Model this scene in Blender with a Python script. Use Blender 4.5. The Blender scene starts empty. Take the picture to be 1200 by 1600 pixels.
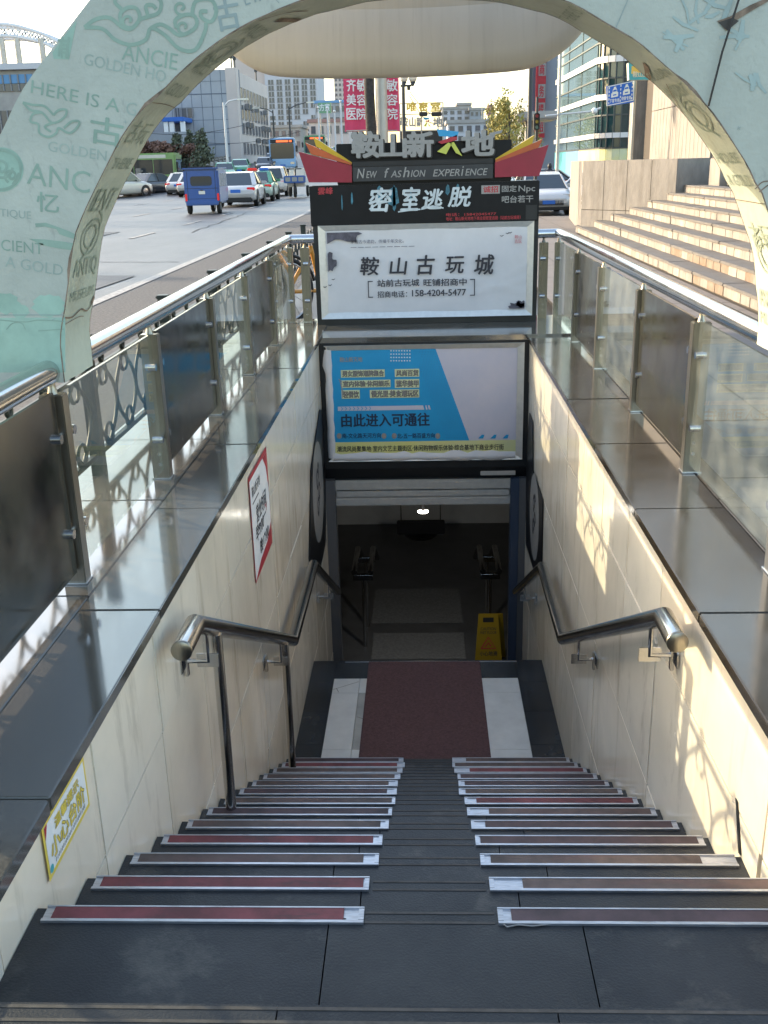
import bpy, bmesh, math, random
from math import sin, cos, pi, radians, sqrt, atan2
from mathutils import Vector, Matrix
random.seed(7)
S = bpy.context.scene
COL = S.collection

# ------------------------------------------------------------------ camera
F_PX, PITCH, YAW, ROLL = 1566.1, 0.33258054, 0.04375260, -0.02555991
CAM = Vector((-0.24270574, -1.53192619, 1.41713232))
_f = Vector((-sin(YAW)*cos(PITCH), cos(YAW)*cos(PITCH), -sin(PITCH)))
_r0 = Vector((cos(YAW), sin(YAW), 0)); _u0 = _r0.cross(_f)
CR = _r0*cos(ROLL) + _u0*sin(ROLL); CU = -_r0*sin(ROLL) + _u0*cos(ROLL); CF = _f
cd = bpy.data.cameras.new('camera'); co = bpy.data.objects.new('camera', cd); COL.objects.link(co)
co.matrix_world = Matrix(((CR.x, CU.x, -CF.x, CAM.x), (CR.y, CU.y, -CF.y, CAM.y), (CR.z, CU.z, -CF.z, CAM.z), (0, 0, 0, 1)))
cd.sensor_fit = 'VERTICAL'; cd.sensor_height = 24.0; cd.lens = F_PX/1600*24.0
cd.clip_start = 0.05; cd.clip_end = 3000
S.camera = co

# ------------------------------------------------------------------ sky, sun, exposure
SUN_DIR = Vector((0.86, -0.51, 0)).normalized()      # where sunlight travels, seen from above
SUN_EL = radians(18.5)
W = bpy.data.worlds.new('World'); S.world = W; W.use_nodes = True
nt = W.node_tree; nt.nodes.clear()
sky = nt.nodes.new('ShaderNodeTexSky'); sky.sky_type = 'NISHITA'; sky.sun_disc = False
sky.sun_elevation = SUN_EL
sky.sun_rotation = atan2(-SUN_DIR.x, -SUN_DIR.y)
sky.air_density = 1.2; sky.dust_density = 2.1; sky.ozone_density = 0.7
bg = nt.nodes.new('ShaderNodeBackground'); bg.inputs[1].default_value = 0.15
wo = nt.nodes.new('ShaderNodeOutputWorld')
nt.links.new(sky.outputs[0], bg.inputs[0]); nt.links.new(bg.outputs[0], wo.inputs[0])
sl = bpy.data.lights.new('sun', 'SUN'); sl.energy = 2.0; sl.angle = radians(0.5); sl.color = (1.0, 0.82, 0.60)
so = bpy.data.objects.new('sun', sl); COL.objects.link(so)
ld = Vector((SUN_DIR.x*cos(SUN_EL), SUN_DIR.y*cos(SUN_EL), -sin(SUN_EL)))
so.rotation_euler = ld.to_track_quat('-Z', 'Y').to_euler()
S.view_settings.view_transform = 'Standard'; S.view_settings.look = 'None'
S.view_settings.gamma = 1; S.view_settings.exposure = 1.95
try:
    S.cycles.use_denoising = True
    S.cycles.max_bounces = 10; S.cycles.diffuse_bounces = 6; S.cycles.glossy_bounces = 5
    S.cycles.transparent_max_bounces = 16; S.cycles.sample_clamp_indirect = 6.0
except Exception: pass

# ------------------------------------------------------------------ a pixel of the 1200x1600 photo -> a point on a known plane
def ray(u, v): return CR*((u-600)/F_PX) - CU*((v-800)/F_PX) + CF
def on(u, v, ax, val):
    r = ray(u, v); t = (val-CAM[ax])/r[ax]; return CAM + r*t
def AX(u, v, x): return on(u, v, 0, x)
def AY(u, v, y): return on(u, v, 1, y)
def AZ(u, v, z): return on(u, v, 2, z)

# ------------------------------------------------------------------ materials
def mat(name, col, rough=0.5, metal=0.0, var=0.0, scale=6.0, bump=0.0, bscale=40.0, spec=0.5, col2=None, emit=0.0, stretch=(1,1,1), rvar=0.0, coat=0.0, ior=1.5, stain=None):
    m = bpy.data.materials.new(name); m.use_nodes = True
    n = m.node_tree; b = n.nodes['Principled BSDF']
    b.inputs['Base Color'].default_value = (*col, 1); b.inputs['Roughness'].default_value = rough
    b.inputs['Metallic'].default_value = metal; b.inputs['IOR'].default_value = ior; b.inputs['Specular IOR Level'].default_value = spec
    if coat: b.inputs['Coat Weight'].default_value = coat; b.inputs['Coat Roughness'].default_value = 0.05
    if emit:
        b.inputs['Emission Color'].default_value = (*col, 1); b.inputs['Emission Strength'].default_value = emit
    tc = mp = None
    def coords():
        nonlocal tc, mp
        if tc is None:
            tc = n.nodes.new('ShaderNodeTexCoord'); mp = n.nodes.new('ShaderNodeMapping')
            mp.inputs['Scale'].default_value = stretch; n.links.new(tc.outputs['Object'], mp.inputs[0])
        return mp.outputs[0]
    if var or col2 is not None:
        t = n.nodes.new('ShaderNodeTexNoise'); t.inputs['Scale'].default_value = scale; t.inputs['Detail'].default_value = 6
        t.inputs['Roughness'].default_value = 0.65
        n.links.new(coords(), t.inputs['Vector'])
        rp = n.nodes.new('ShaderNodeValToRGB')
        c2 = col2 if col2 is not None else tuple(max(0, c*(1-var)) for c in col)
        c1 = col if col2 is not None else tuple(min(1, c*(1+var)) for c in col)
        rp.color_ramp.elements[0].position = 0.34; rp.color_ramp.elements[1].position = 0.66
        rp.color_ramp.elements[0].color = (*c2, 1); rp.color_ramp.elements[1].color = (*c1, 1)
        n.links.new(t.outputs[0], rp.inputs[0]); n.links.new(rp.outputs[0], b.inputs['Base Color'])
    if stain:      # blotches, drips and scuffs with their own colour: (colour, strength, scale, stretch, low, high)
        sc, amt, ss, st, lo, hi = stain
        mp2 = n.nodes.new('ShaderNodeMapping'); coords(); mp2.inputs['Scale'].default_value = st; n.links.new(tc.outputs['Object'], mp2.inputs[0])
        t = n.nodes.new('ShaderNodeTexNoise'); t.inputs['Scale'].default_value = ss; t.inputs['Detail'].default_value = 8; t.inputs['Roughness'].default_value = 0.7
        n.links.new(mp2.outputs[0], t.inputs['Vector'])
        r = n.nodes.new('ShaderNodeMapRange'); r.inputs[1].default_value = lo; r.inputs[2].default_value = hi; r.inputs[4].default_value = amt
        n.links.new(t.outputs[0], r.inputs[0])
        mx = n.nodes.new('ShaderNodeMix'); mx.data_type = 'RGBA'; n.links.new(r.outputs[0], mx.inputs[0])
        src = b.inputs['Base Color'].links
        if src: n.links.new(src[0].from_socket, mx.inputs[6])
        else: mx.inputs[6].default_value = (*col, 1)
        mx.inputs[7].default_value = (*sc, 1); n.links.new(mx.outputs[2], b.inputs['Base Color'])
    if rvar:
        t = n.nodes.new('ShaderNodeTexNoise'); t.inputs['Scale'].default_value = 5; t.inputs['Detail'].default_value = 8
        n.links.new(coords(), t.inputs['Vector'])
        r = n.nodes.new('ShaderNodeMapRange'); r.inputs[1].default_value = 0.3; r.inputs[2].default_value = 0.75
        r.inputs[3].default_value = rough; r.inputs[4].default_value = rough+rvar
        n.links.new(t.outputs[0], r.inputs[0]); n.links.new(r.outputs[0], b.inputs['Roughness'])
    if bump:
        t = n.nodes.new('ShaderNodeTexNoise'); t.inputs['Scale'].default_value = bscale; t.inputs['Detail'].default_value = 4
        n.links.new(coords(), t.inputs['Vector'])
        bp = n.nodes.new('ShaderNodeBump'); bp.inputs['Strength'].default_value = bump; bp.inputs['Distance'].default_value = 0.02
        n.links.new(t.outputs[0], bp.inputs['Height']); n.links.new(bp.outputs[0], b.inputs['Normal'])
    return m

def glass_mat(name, tint=(0.93, 0.965, 0.94), ior=1.32, dirt=0.05):
    m = bpy.data.materials.new(name); m.use_nodes = True; n = m.node_tree; n.nodes.clear()
    out = n.nodes.new('ShaderNodeOutputMaterial'); tr = n.nodes.new('ShaderNodeBsdfTransparent'); gl = n.nodes.new('ShaderNodeBsdfGlossy')
    tr.inputs[0].default_value = (*tint, 1); gl.inputs['Roughness'].default_value = 0.01
    fr = n.nodes.new('ShaderNodeFresnel')
    ge = n.nodes.new('ShaderNodeNewGeometry'); im = n.nodes.new('ShaderNodeMapRange')      # same reflectance from both faces of the pane
    im.inputs[3].default_value = ior; im.inputs[4].default_value = 1/ior; n.links.new(ge.outputs['Backfacing'], im.inputs[0]); n.links.new(im.outputs[0], fr.inputs[0])
    mx = n.nodes.new('ShaderNodeMixShader'); n.links.new(fr.outputs[0], mx.inputs[0]); n.links.new(tr.outputs[0], mx.inputs[1]); n.links.new(gl.outputs[0], mx.inputs[2])
    df = n.nodes.new('ShaderNodeBsdfDiffuse'); df.inputs[0].default_value = (0.45, 0.47, 0.42, 1)
    t = n.nodes.new('ShaderNodeTexNoise'); t.inputs['Scale'].default_value = 7; t.inputs['Detail'].default_value = 8
    tc = n.nodes.new('ShaderNodeTexCoord'); n.links.new(tc.outputs['Object'], t.inputs['Vector'])
    r = n.nodes.new('ShaderNodeMapRange'); r.inputs[1].default_value = 0.35; r.inputs[2].default_value = 0.8; r.inputs[3].default_value = dirt*0.4; r.inputs[4].default_value = dirt*2.5
    n.links.new(t.outputs[0], r.inputs[0])
    m2 = n.nodes.new('ShaderNodeMixShader'); n.links.new(r.outputs[0], m2.inputs[0]); n.links.new(mx.outputs[0], m2.inputs[1]); n.links.new(df.outputs[0], m2.inputs[2])
    n.links.new(m2.outputs[0], out.inputs[0]); return m

M = {}
M['granite'] = mat('dark_polished_granite', (0.085, 0.076, 0.064), 0.07, var=0.35, scale=160, spec=0.5, rvar=0.05, ior=3.0, stain=((0.20, 0.185, 0.16), 0.5, 5.0, (1, 1, 1), 0.55, 0.8))
M['granite_r'] = mat('brown_polished_granite', (0.046, 0.037, 0.027), 0.10, var=0.3, scale=150, spec=0.6, rvar=0.10, ior=1.8, stain=((0.12, 0.10, 0.08), 0.5, 4.0, (1, 1, 1), 0.55, 0.8))
M['granite_pale'] = mat('pale_kerb_granite', (0.26, 0.25, 0.25), 0.12, var=0.2, scale=120, spec=0.6, rvar=0.08, ior=1.8)
M['tread'] = mat('dark_stair_granite', (0.027, 0.0285, 0.031), 0.36, col2=(0.006, 0.0085, 0.012), scale=2.6, spec=0.4, bump=0.12, bscale=180, rvar=0.15, stain=((0.10, 0.092, 0.08), 0.8, 5.5, (1, 1, 1), 0.53, 0.74))
M['tread_b'] = mat('dark_stair_granite_dusty', (0.026, 0.027, 0.028), 0.42, col2=(0.010, 0.012, 0.015), scale=4, spec=0.4, bump=0.12, bscale=180)
M['groove'] = mat('dusty_groove', (0.055, 0.048, 0.042), 0.7, var=0.3, scale=30)
M['alu'] = mat('worn_aluminium', (0.52, 0.52, 0.54), 0.36, 0.75, var=0.18, scale=25, stretch=(1, 8, 8), stain=((0.18, 0.16, 0.14), 0.7, 7.0, (1, 6, 6), 0.56, 0.70))
M['rub_red'] = mat('red_rubber', (0.15, 0.032, 0.035), 0.6, var=0.35, scale=9, stain=((0.05, 0.03, 0.028), 0.8, 6.0, (1, 4, 4), 0.52, 0.70))
M['rub_brown'] = mat('worn_brown_rubber', (0.085, 0.058, 0.05), 0.6, var=0.45, scale=8, stain=((0.16, 0.07, 0.06), 0.6, 3.0, (1, 4, 4), 0.5, 0.72))
M['rub_dark'] = mat('worn_dark_rubber', (0.06, 0.035, 0.038), 0.6, var=0.45, scale=8)
M['tile'] = mat('cream_wall_tile', (0.84, 0.745, 0.60), 0.13, var=0.06, scale=1.6, spec=0.5, rvar=0.10, stain=((0.36, 0.28, 0.19), 0.7, 3.0, (1, 2.2, 0.45), 0.54, 0.78))
M['tile_b'] = mat('cream_wall_tile_greyer', (0.81, 0.73, 0.60), 0.16, var=0.07, scale=1.3, rvar=0.12, stain=((0.34, 0.28, 0.20), 0.7, 4.0, (1, 1.6, 0.6), 0.54, 0.78))
M['tile_c'] = mat('cream_wall_tile_warm', (0.84, 0.73, 0.575), 0.12, var=0.07, scale=2.0, rvar=0.1, stain=((0.38, 0.30, 0.20), 0.7, 2.4, (1, 2.5, 0.4), 0.54, 0.78))
M['tile_joint'] = mat('wall_joint', (0.16, 0.13, 0.10), 0.8)
M['steel'] = mat('stainless_steel', (0.62, 0.61, 0.60), 0.14, 1.0, var=0.06, scale=40, rvar=0.06)
M['steel_b'] = mat('brushed_steel_post', (0.28, 0.26, 0.22), 0.26, 1.0, var=0.12, scale=60, stretch=(1, 1, 0.06), rvar=0.1)
M['steel_d'] = mat('dark_polished_steel', (0.47, 0.455, 0.44), 0.15, 1.0, rvar=0.08)
M['glass'] = glass_mat('rail_glass')
M['dark_panel'] = mat('dark_tinted_panel', (0.017, 0.014, 0.013), 0.06, spec=0.6, col2=(0.035, 0.036, 0.026), scale=2.6, rvar=0.22)
M['iron'] = mat('black_green_iron', (0.022, 0.03, 0.026), 0.45, 0.2, var=0.4, scale=20)
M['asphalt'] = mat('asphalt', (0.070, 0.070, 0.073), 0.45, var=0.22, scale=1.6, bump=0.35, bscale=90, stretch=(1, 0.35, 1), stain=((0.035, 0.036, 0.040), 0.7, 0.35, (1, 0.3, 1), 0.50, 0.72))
M['pavement'] = mat('grey_gravelly_asphalt', (0.078, 0.079, 0.082), 0.85, var=0.5, scale=28, bump=0.5, bscale=140)
M['plaza'] = mat('plaza_paver', (0.175, 0.15, 0.132), 0.7, var=0.12, scale=8, bump=0.15, bscale=60)
M['roadpaint'] = mat('worn_road_paint', (0.40, 0.39, 0.37), 0.7, col2=(0.18, 0.175, 0.17), scale=14)
M['stone'] = mat('tan_stone', (0.235, 0.213, 0.188), 0.75, var=0.16, scale=5, bump=0.25, bscale=50, stretch=(1, 1, 0.35), stain=((0.085, 0.068, 0.05), 0.6, 2.2, (1.5, 1.5, 0.25), 0.52, 0.74))
M['stone_top'] = mat('tan_stone_tread', (0.13, 0.12, 0.11), 0.8, var=0.15, scale=6, bump=0.25, bscale=60, stain=((0.07, 0.06, 0.05), 0.6, 1.5, (1, 1, 1), 0.5, 0.75))
M['stone_rust'] = mat('rust_stained_stone', (0.23, 0.19, 0.15), 0.8, col2=(0.16, 0.10, 0.06), scale=3)
M['stone_joint'] = mat('stone_joint', (0.07, 0.058, 0.046), 0.9)
M['black_panel'] = mat('black_sign_panel', (0.007, 0.0075, 0.009), 0.42, var=0.25, scale=5, spec=0.25)
M['dgrey'] = mat('dark_grey_metal', (0.017, 0.018, 0.020), 0.4, 0.2, var=0.15, scale=6)
M['dgrey2'] = mat('dark_grey_metal_light', (0.034, 0.036, 0.040), 0.4, 0.2, var=0.15, scale=6)
M['silver'] = mat('satin_aluminium', (0.66, 0.64, 0.60), 0.38, 0.55, var=0.06, scale=20)
M['white'] = mat('white_paint', (0.75, 0.75, 0.74), 0.5, var=0.04, scale=10)
M['banner'] = mat('white_banner_vinyl', (0.62, 0.59, 0.585), 0.55, var=0.05, scale=3)
M['ink'] = mat('black_ink', (0.03, 0.028, 0.035), 0.6)
M['ink_soft'] = mat('grey_ink', (0.09, 0.08, 0.10), 0.6, var=0.5, scale=14)
M['red'] = mat('sign_red', (0.42, 0.03, 0.04), 0.45, var=0.1, scale=6)
M['crimson'] = mat('crimson_fin', (0.26, 0.012, 0.032), 0.35, var=0.12, scale=4)
M['orange'] = mat('orange_fin', (0.46, 0.09, 0.022), 0.35, var=0.1, scale=4)
M['yellow'] = mat('yellow_fin', (0.55, 0.35, 0.015), 0.35, var=0.08, scale=4)
M['blue_fin'] = mat('blue_letter', (0.03, 0.30, 0.55), 0.4)
M['lime'] = mat('lime_letter', (0.50, 0.52, 0.09), 0.4)
M['letter_face'] = mat('pale_letter_face', (0.29, 0.275, 0.255), 0.45, var=0.1, scale=30)
M['letter_edge'] = mat('dark_letter_edge', (0.035, 0.030, 0.026), 0.5)
M['cyan'] = mat('banner_cyan', (0.012, 0.30, 0.58), 0.45, var=0.05, scale=3)
M['cyan_d'] = mat('banner_cyan_dot', (0.03, 0.24, 0.48), 0.5)
M['paleyel'] = mat('banner_pale_yellow', (0.70, 0.66, 0.22), 0.5, col2=(0.60, 0.60, 0.38), scale=0.8)
M['lilac'] = mat('banner_pale_lilac', (0.60, 0.56, 0.62), 0.5, col2=(0.50, 0.50, 0.60), scale=1.5)
M['cream_lbl'] = mat('banner_cream_label', (0.66, 0.68, 0.40), 0.5)
M['arch'] = mat('faded_green_print', (0.42, 0.455, 0.40), 0.6, var=0.09, scale=3.5, bump=0.12, bscale=60, stain=((0.27, 0.29, 0.26), 0.5, 30.0, (1, 1, 0.45), 0.58, 0.70))
M['arch_in'] = mat('pale_green_print', (0.41, 0.45, 0.375), 0.6, var=0.08, scale=4, bump=0.15, bscale=25, stain=((0.20, 0.17, 0.11), 0.55, 5.0, (1, 1, 1), 0.56, 0.78))
M['arch_edge'] = mat('torn_board_edge', (0.20, 0.15, 0.11), 0.85, var=0.5, scale=20)
M['print1'] = mat('green_print_ink', (0.25, 0.36, 0.295), 0.6, var=0.12, scale=9)
M['print2'] = mat('pale_print_ink', (0.315, 0.395, 0.35), 0.6, var=0.12, scale=9)
M['print3'] = mat('grey_print_ink', (0.27, 0.34, 0.33), 0.6, var=0.12, scale=9)
M['print_in'] = mat('olive_print_ink', (0.25, 0.30, 0.235), 0.6)
M['canopy'] = mat('cream_canopy', (0.52, 0.465, 0.40), 0.55, var=0.05, scale=1.5, stretch=(6, 1, 0.3), stain=((0.36, 0.31, 0.25), 0.5, 7.0, (6, 1, 0.25), 0.52, 0.8))
M['mat_red'] = mat('dull_red_floor_mat', (0.10, 0.048, 0.046), 0.95, var=0.25, scale=60, bump=0.3, bscale=200)
M['mat_grey'] = mat('grey_floor_mat', (0.16, 0.16, 0.155), 0.95, var=0.2, scale=40)
M['floor_white'] = mat('white_floor_tile', (0.62, 0.60, 0.56), 0.3, var=0.08, scale=5)
M['floor_old'] = mat('greyed_floor_tile', (0.38, 0.36, 0.32), 0.35, var=0.15, scale=5)
M['floor_black'] = mat('black_floor_tile', (0.022, 0.024, 0.028), 0.25, var=0.4, scale=3)
M['interior'] = mat('dim_plaster', (0.75, 0.75, 0.73), 0.8, var=0.1, scale=2)
M['rubber'] = mat('tyre_rubber', (0.02, 0.02, 0.02), 0.8)
M['cyel'] = mat('caution_yellow', (0.26, 0.17, 0.006), 0.45)
M['carglass'] = mat('car_glass', (0.035, 0.042, 0.048), 0.04, spec=0.9)
M['red_lamp'] = mat('tail_lamp', (0.55, 0.02, 0.02), 0.2, emit=0.1)
M['head_lamp'] = mat('head_lamp', (0.6, 0.6, 0.58), 0.1, 0.6)
M['plate'] = mat('blue_plate', (0.03, 0.14, 0.5), 0.5)
M['black'] = mat('black_plastic', (0.012, 0.012, 0.013), 0.5)
M['rim'] = mat('alloy_rim', (0.4, 0.4, 0.41), 0.3, 0.9)
def paint(n, c, metal=0.0): return mat(n, c, 0.28, metal, var=0.04, scale=3, coat=0.6)
M['p_white'] = paint('white_car_paint', (0.60, 0.57, 0.55)); M['p_grey'] = paint('dark_grey_car_paint', (0.07, 0.07, 0.075), 0.3)
M['p_cream'] = paint('cream_car_paint', (0.62, 0.58, 0.50)); M['p_silver'] = paint('silver_car_paint', (0.55, 0.57, 0.62), 0.3)
M['p_green'] = paint('taxi_green_paint', (0.10, 0.30, 0.17)); M['p_mint'] = paint('taxi_mint_paint', (0.52, 0.62, 0.54))
M['p_blue'] = paint('tricycle_blue_paint', (0.02, 0.085, 0.30)); M['p_bus'] = paint('bus_light_blue', (0.22, 0.42, 0.66))
M['p_lime'] = paint('bus_green', (0.20, 0.33, 0.12)); M['p_red'] = paint('bus_red', (0.45, 0.04, 0.05))
M['led'] = mat('led_sign', (1.0, 0.16, 0.04), 0.5, emit=0.35)
M['bluebldg'] = mat('blue_grey_cladding', (0.31, 0.335, 0.375), 0.25, var=0.12, scale=0.12, spec=0.5)
M['bldg_joint'] = mat('cladding_joint', (0.11, 0.13, 0.17), 0.6)
M['pinkbldg'] = mat('pale_render', (0.56, 0.49, 0.45), 0.8, var=0.07, scale=0.2)
M['towerw'] = mat('white_tower_render', (0.50, 0.50, 0.53), 0.8, var=0.05, scale=0.1)
M['win'] = mat('window_glass', (0.07, 0.08, 0.10), 0.12, spec=0.8)
M['winframe'] = mat('window_frame', (0.20, 0.20, 0.21), 0.5)
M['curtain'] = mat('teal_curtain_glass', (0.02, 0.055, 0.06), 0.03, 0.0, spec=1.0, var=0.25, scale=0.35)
M['curtain_sky'] = mat('painted_sky_glass', (0.22, 0.34, 0.36), 0.03, 0.6)  # same glazing, sky reflection put into a paler base colour
M['band'] = mat('white_spandrel', (0.66, 0.64, 0.62), 0.45)
M['mullion'] = mat('dark_mullion', (0.05, 0.06, 0.06), 0.4)
M['pink'] = mat('pink_banner', (0.62, 0.05, 0.13), 0.6, var=0.06, scale=2)
M['trunkdark'] = mat('dark_bark', (0.04, 0.034, 0.03), 0.9, var=0.4, scale=15, bump=0.5)
M['pole'] = mat('grey_pole', (0.42, 0.40, 0.36), 0.45, 0.3, var=0.1, scale=3)
M['pole_w'] = mat('pale_pole', (0.62, 0.62, 0.62), 0.5, 0.1)
M['poledark'] = mat('dark_pole', (0.05, 0.055, 0.06), 0.5, 0.3)
M['globe'] = mat('milky_globe', (0.72, 0.66, 0.55), 0.3)
M['signblue'] = mat('road_sign_blue', (0.015, 0.12, 0.55), 0.45)
M['teal'] = mat('teal_sign', (0.06, 0.36, 0.40), 0.5, var=0.1, scale=2)
M['gold'] = mat('gold_letter', (0.62, 0.42, 0.08), 0.35, 0.3)
M['leaf_dark'] = mat('evergreen_needles', (0.12, 0.135, 0.09), 0.9, var=0.4, scale=1.5)
M['leaf_brown'] = mat('russet_leaves', (0.22, 0.125, 0.095), 0.9, var=0.4, scale=1.2)
M['leaf_yel'] = mat('autumn_yellow_leaves', (0.28, 0.25, 0.07), 0.8, var=0.35, scale=1.5)
M['concrete'] = mat('grey_concrete', (0.34, 0.32, 0.30), 0.85, var=0.12, scale=1)
M['hill'] = mat('far_blue_land', (0.20, 0.24, 0.28), 0.95)
M['bike_y'] = mat('bicycle_orange_paint', (0.60, 0.26, 0.04), 0.35)
M['cloth_d'] = mat('dark_clothing', (0.03, 0.03, 0.045), 0.9); M['cloth_b'] = mat('blue_clothing', (0.05, 0.07, 0.14), 0.9)
M['skin'] = mat('skin', (0.45, 0.28, 0.20), 0.6)
M['bluewall'] = mat('blue_roof', (0.12, 0.28, 0.50), 0.5); M['brick'] = mat('faded_red_roof', (0.30, 0.18, 0.16), 0.8)
M['lampdisc'] = mat('lit_ceiling_lamp', (1.0, 0.95, 0.85), 0.5, emit=9.0)

# ------------------------------------------------------------------ mesh builder
class MB:
    def __init__(s): s.v = []; s.f = []; s.m = []; s.sm = []; s.mats = []
    def mi(s, m):
        m = M[m] if isinstance(m, str) else m
        if m not in s.mats: s.mats.append(m)
        return s.mats.index(m)
    def face(s, pts, m, smooth=False):
        b = len(s.v); s.v += [tuple(p) for p in pts]; s.f.append(tuple(range(b, b+len(pts)))); s.m.append(s.mi(m)); s.sm.append(smooth)
    def raw(s, vs, fs, m, smooth=False):
        b = len(s.v); k = s.mi(m); s.v += [tuple(p) for p in vs]
        for f in fs: s.f.append(tuple(b+i for i in f)); s.m.append(k); s.sm.append(smooth)
    def box(s, a, b, m):
        x0, y0, z0 = (min(a[i], b[i]) for i in range(3)); x1, y1, z1 = (max(a[i], b[i]) for i in range(3))
        s.raw([(x0,y0,z0),(x1,y0,z0),(x1,y1,z0),(x0,y1,z0),(x0,y0,z1),(x1,y0,z1),(x1,y1,z1),(x0,y1,z1)],
              [(0,3,2,1),(4,5,6,7),(0,1,5,4),(1,2,6,5),(2,3,7,6),(3,0,4,7)], m)
    def bbox(s, a, b, m, r=0.01):   # box with chamfered edges
        x0, y0, z0 = (min(a[i], b[i]) for i in range(3)); x1, y1, z1 = (max(a[i], b[i]) for i in range(3))
        bm = bmesh.new(); bmesh.ops.create_cube(bm, size=1)
        for v in bm.verts: v.co = Vector(((x0+x1)/2+v.co.x*(x1-x0), (y0+y1)/2+v.co.y*(y1-y0), (z0+z1)/2+v.co.z*(z1-z0)))
        r = min(r, 0.45*min(x1-x0, y1-y0, z1-z0))
        bmesh.ops.bevel(bm, geom=list(bm.edges), offset=r, segments=2, affect='EDGES')
        bm.verts.index_update()
        s.raw([v.co.copy() for v in bm.verts], [[v.index for v in f.verts] for f in bm.faces], m); bm.free()
    def beam(s, p, q, w, h, m, up=(0,0,1)):  # rectangular bar from p to q
        p, q = Vector(p), Vector(q); d = (q-p).normalized(); u = Vector(up)
        if abs(d.dot(u)) > 0.98: u = Vector((0,1,0))
        r = d.cross(u).normalized(); u = r.cross(d)
        c = [(-w/2,-h/2),(w/2,-h/2),(w/2,h/2),(-w/2,h/2)]
        s.raw([p+r*a+u*b for a,b in c]+[q+r*a+u*b for a,b in c], [(0,1,2,3),(7,6,5,4),(0,4,5,1),(1,5,6,2),(2,6,7,3),(3,7,4,0)], m)
    def tube(s, pts, r, m, n=10, cap=True, closed=False):
        pts = [Vector(p) for p in pts]; k = len(pts); rings = []
        rs = r if isinstance(r, (list, tuple)) else [r]*k
        prev = None
        for i in range(k):
            if closed: t = (pts[(i+1)%k]-pts[i-1])
            elif i == 0: t = pts[1]-pts[0]
            elif i == k-1: t = pts[-1]-pts[-2]
            else: t = (pts[i+1]-pts[i]).normalized()+(pts[i]-pts[i-1]).normalized()
            t.normalize()
            if prev is None:
                a = Vector((0,0,1)) if abs(t.z) < 0.9 else Vector((1,0,0)); u = t.cross(a).normalized()
            else:
                u = prev-t*prev.dot(t); u.normalize()
            prev = u; w = t.cross(u)
            sc = 1.0
            if not closed and 0 < i < k-1:
                c = (pts[i]-pts[i-1]).normalized().dot(t); sc = min(1.0/max(c, 0.5), 1.4)
            rings.append([pts[i]+(u*cos(2*pi*j/n)+w*sin(2*pi*j/n))*rs[i]*(sc if sc < 1.05 else 1.0) for j in range(n)])
        vs = [p for g in rings for p in g]; fs = []
        for i in range(k if closed else k-1):
            a, b = i*n, ((i+1)%k)*n
            for j in range(n): fs.append((a+j, a+(j+1)%n, b+(j+1)%n, b+j))
        s.raw(vs, fs, m, True)
        if cap and not closed:
            s.face(rings[0][::-1], m); s.face(rings[-1], m)
    def cyl(s, p, q, r, m, n=14): s.tube([p, q], r, m, n)
    def prism(s, poly, fr, d0, d1, m, side=None):  # 2D outline in a frame (o, ex, ey, n), from depth d0 to d1 along n
        o, ex, ey, n = fr; side = side or m
        a = [o+ex*x+ey*y+n*d0 for x, y in poly]; b = [o+ex*x+ey*y+n*d1 for x, y in poly]; k = len(poly)
        ar = sum(poly[i][0]*poly[(i+1)%k][1]-poly[(i+1)%k][0]*poly[i][1] for i in range(k))
        flip = (ar > 0) != (ex.cross(ey).dot(n) > 0)
        if d1 < d0: flip = not flip
        s.face(a if flip else a[::-1], m); s.face(b[::-1] if flip else b, m)
        for i in range(k):
            j = (i+1) % k; qd = [a[i], a[j], b[j], b[i]]
            s.face(qd[::-1] if flip else qd, side)
    def ribbon(s, pts, w, fr, d, m, taper=False):
        o, ex, ey, n = fr; P = [Vector((p[0], p[1])) for p in pts]; L = []; Rr = []; k = len(P)
        for i in range(k):
            t = (P[min(i+1, k-1)]-P[max(i-1, 0)]); t.normalize(); q = Vector((-t.y, t.x))
            ww = w*(0.35+0.65*sin(pi*(i+0.5)/k)) if taper else w
            L.append(P[i]+q*ww/2); Rr.append(P[i]-q*ww/2)
        s.rk = getattr(s, 'rk', 0)+1; d += .000012*(s.rk % 24); dz = lambda i: d+.000015*i
        vs = [o+ex*p.x+ey*p.y+n*dz(i) for i, p in enumerate(L)]+[o+ex*p.x+ey*p.y+n*dz(i) for i, p in enumerate(Rr)]
        s.raw(vs, [(i, i+k, i+1+k, i+1) for i in range(k-1)], m)
    def lathe(s, prof, c, m, n=16, ax=Vector((0,0,1)), cap=False):
        ax = Vector(ax).normalized(); a = Vector((1,0,0)) if abs(ax.x) < 0.9 else Vector((0,1,0))
        u = ax.cross(a).normalized(); w = ax.cross(u); c = Vector(c)
        vs = [c+ax*z+(u*cos(2*pi*j/n)+w*sin(2*pi*j/n))*r for r, z in prof for j in range(n)]; fs = []
        for i in range(len(prof)-1):
            for j in range(n): fs.append((i*n+j, i*n+(j+1)%n, (i+1)*n+(j+1)%n, (i+1)*n+j))
        s.raw(vs, fs, m, True)
    def ball(s, c, r, m, n=10, sz=1.0):
        s.lathe([(max(1e-4, r*sin(pi*i/n)), -r*cos(pi*i/n)*sz) for i in range(n+1)], c, m, n*2 if n < 8 else n+4)
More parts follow.
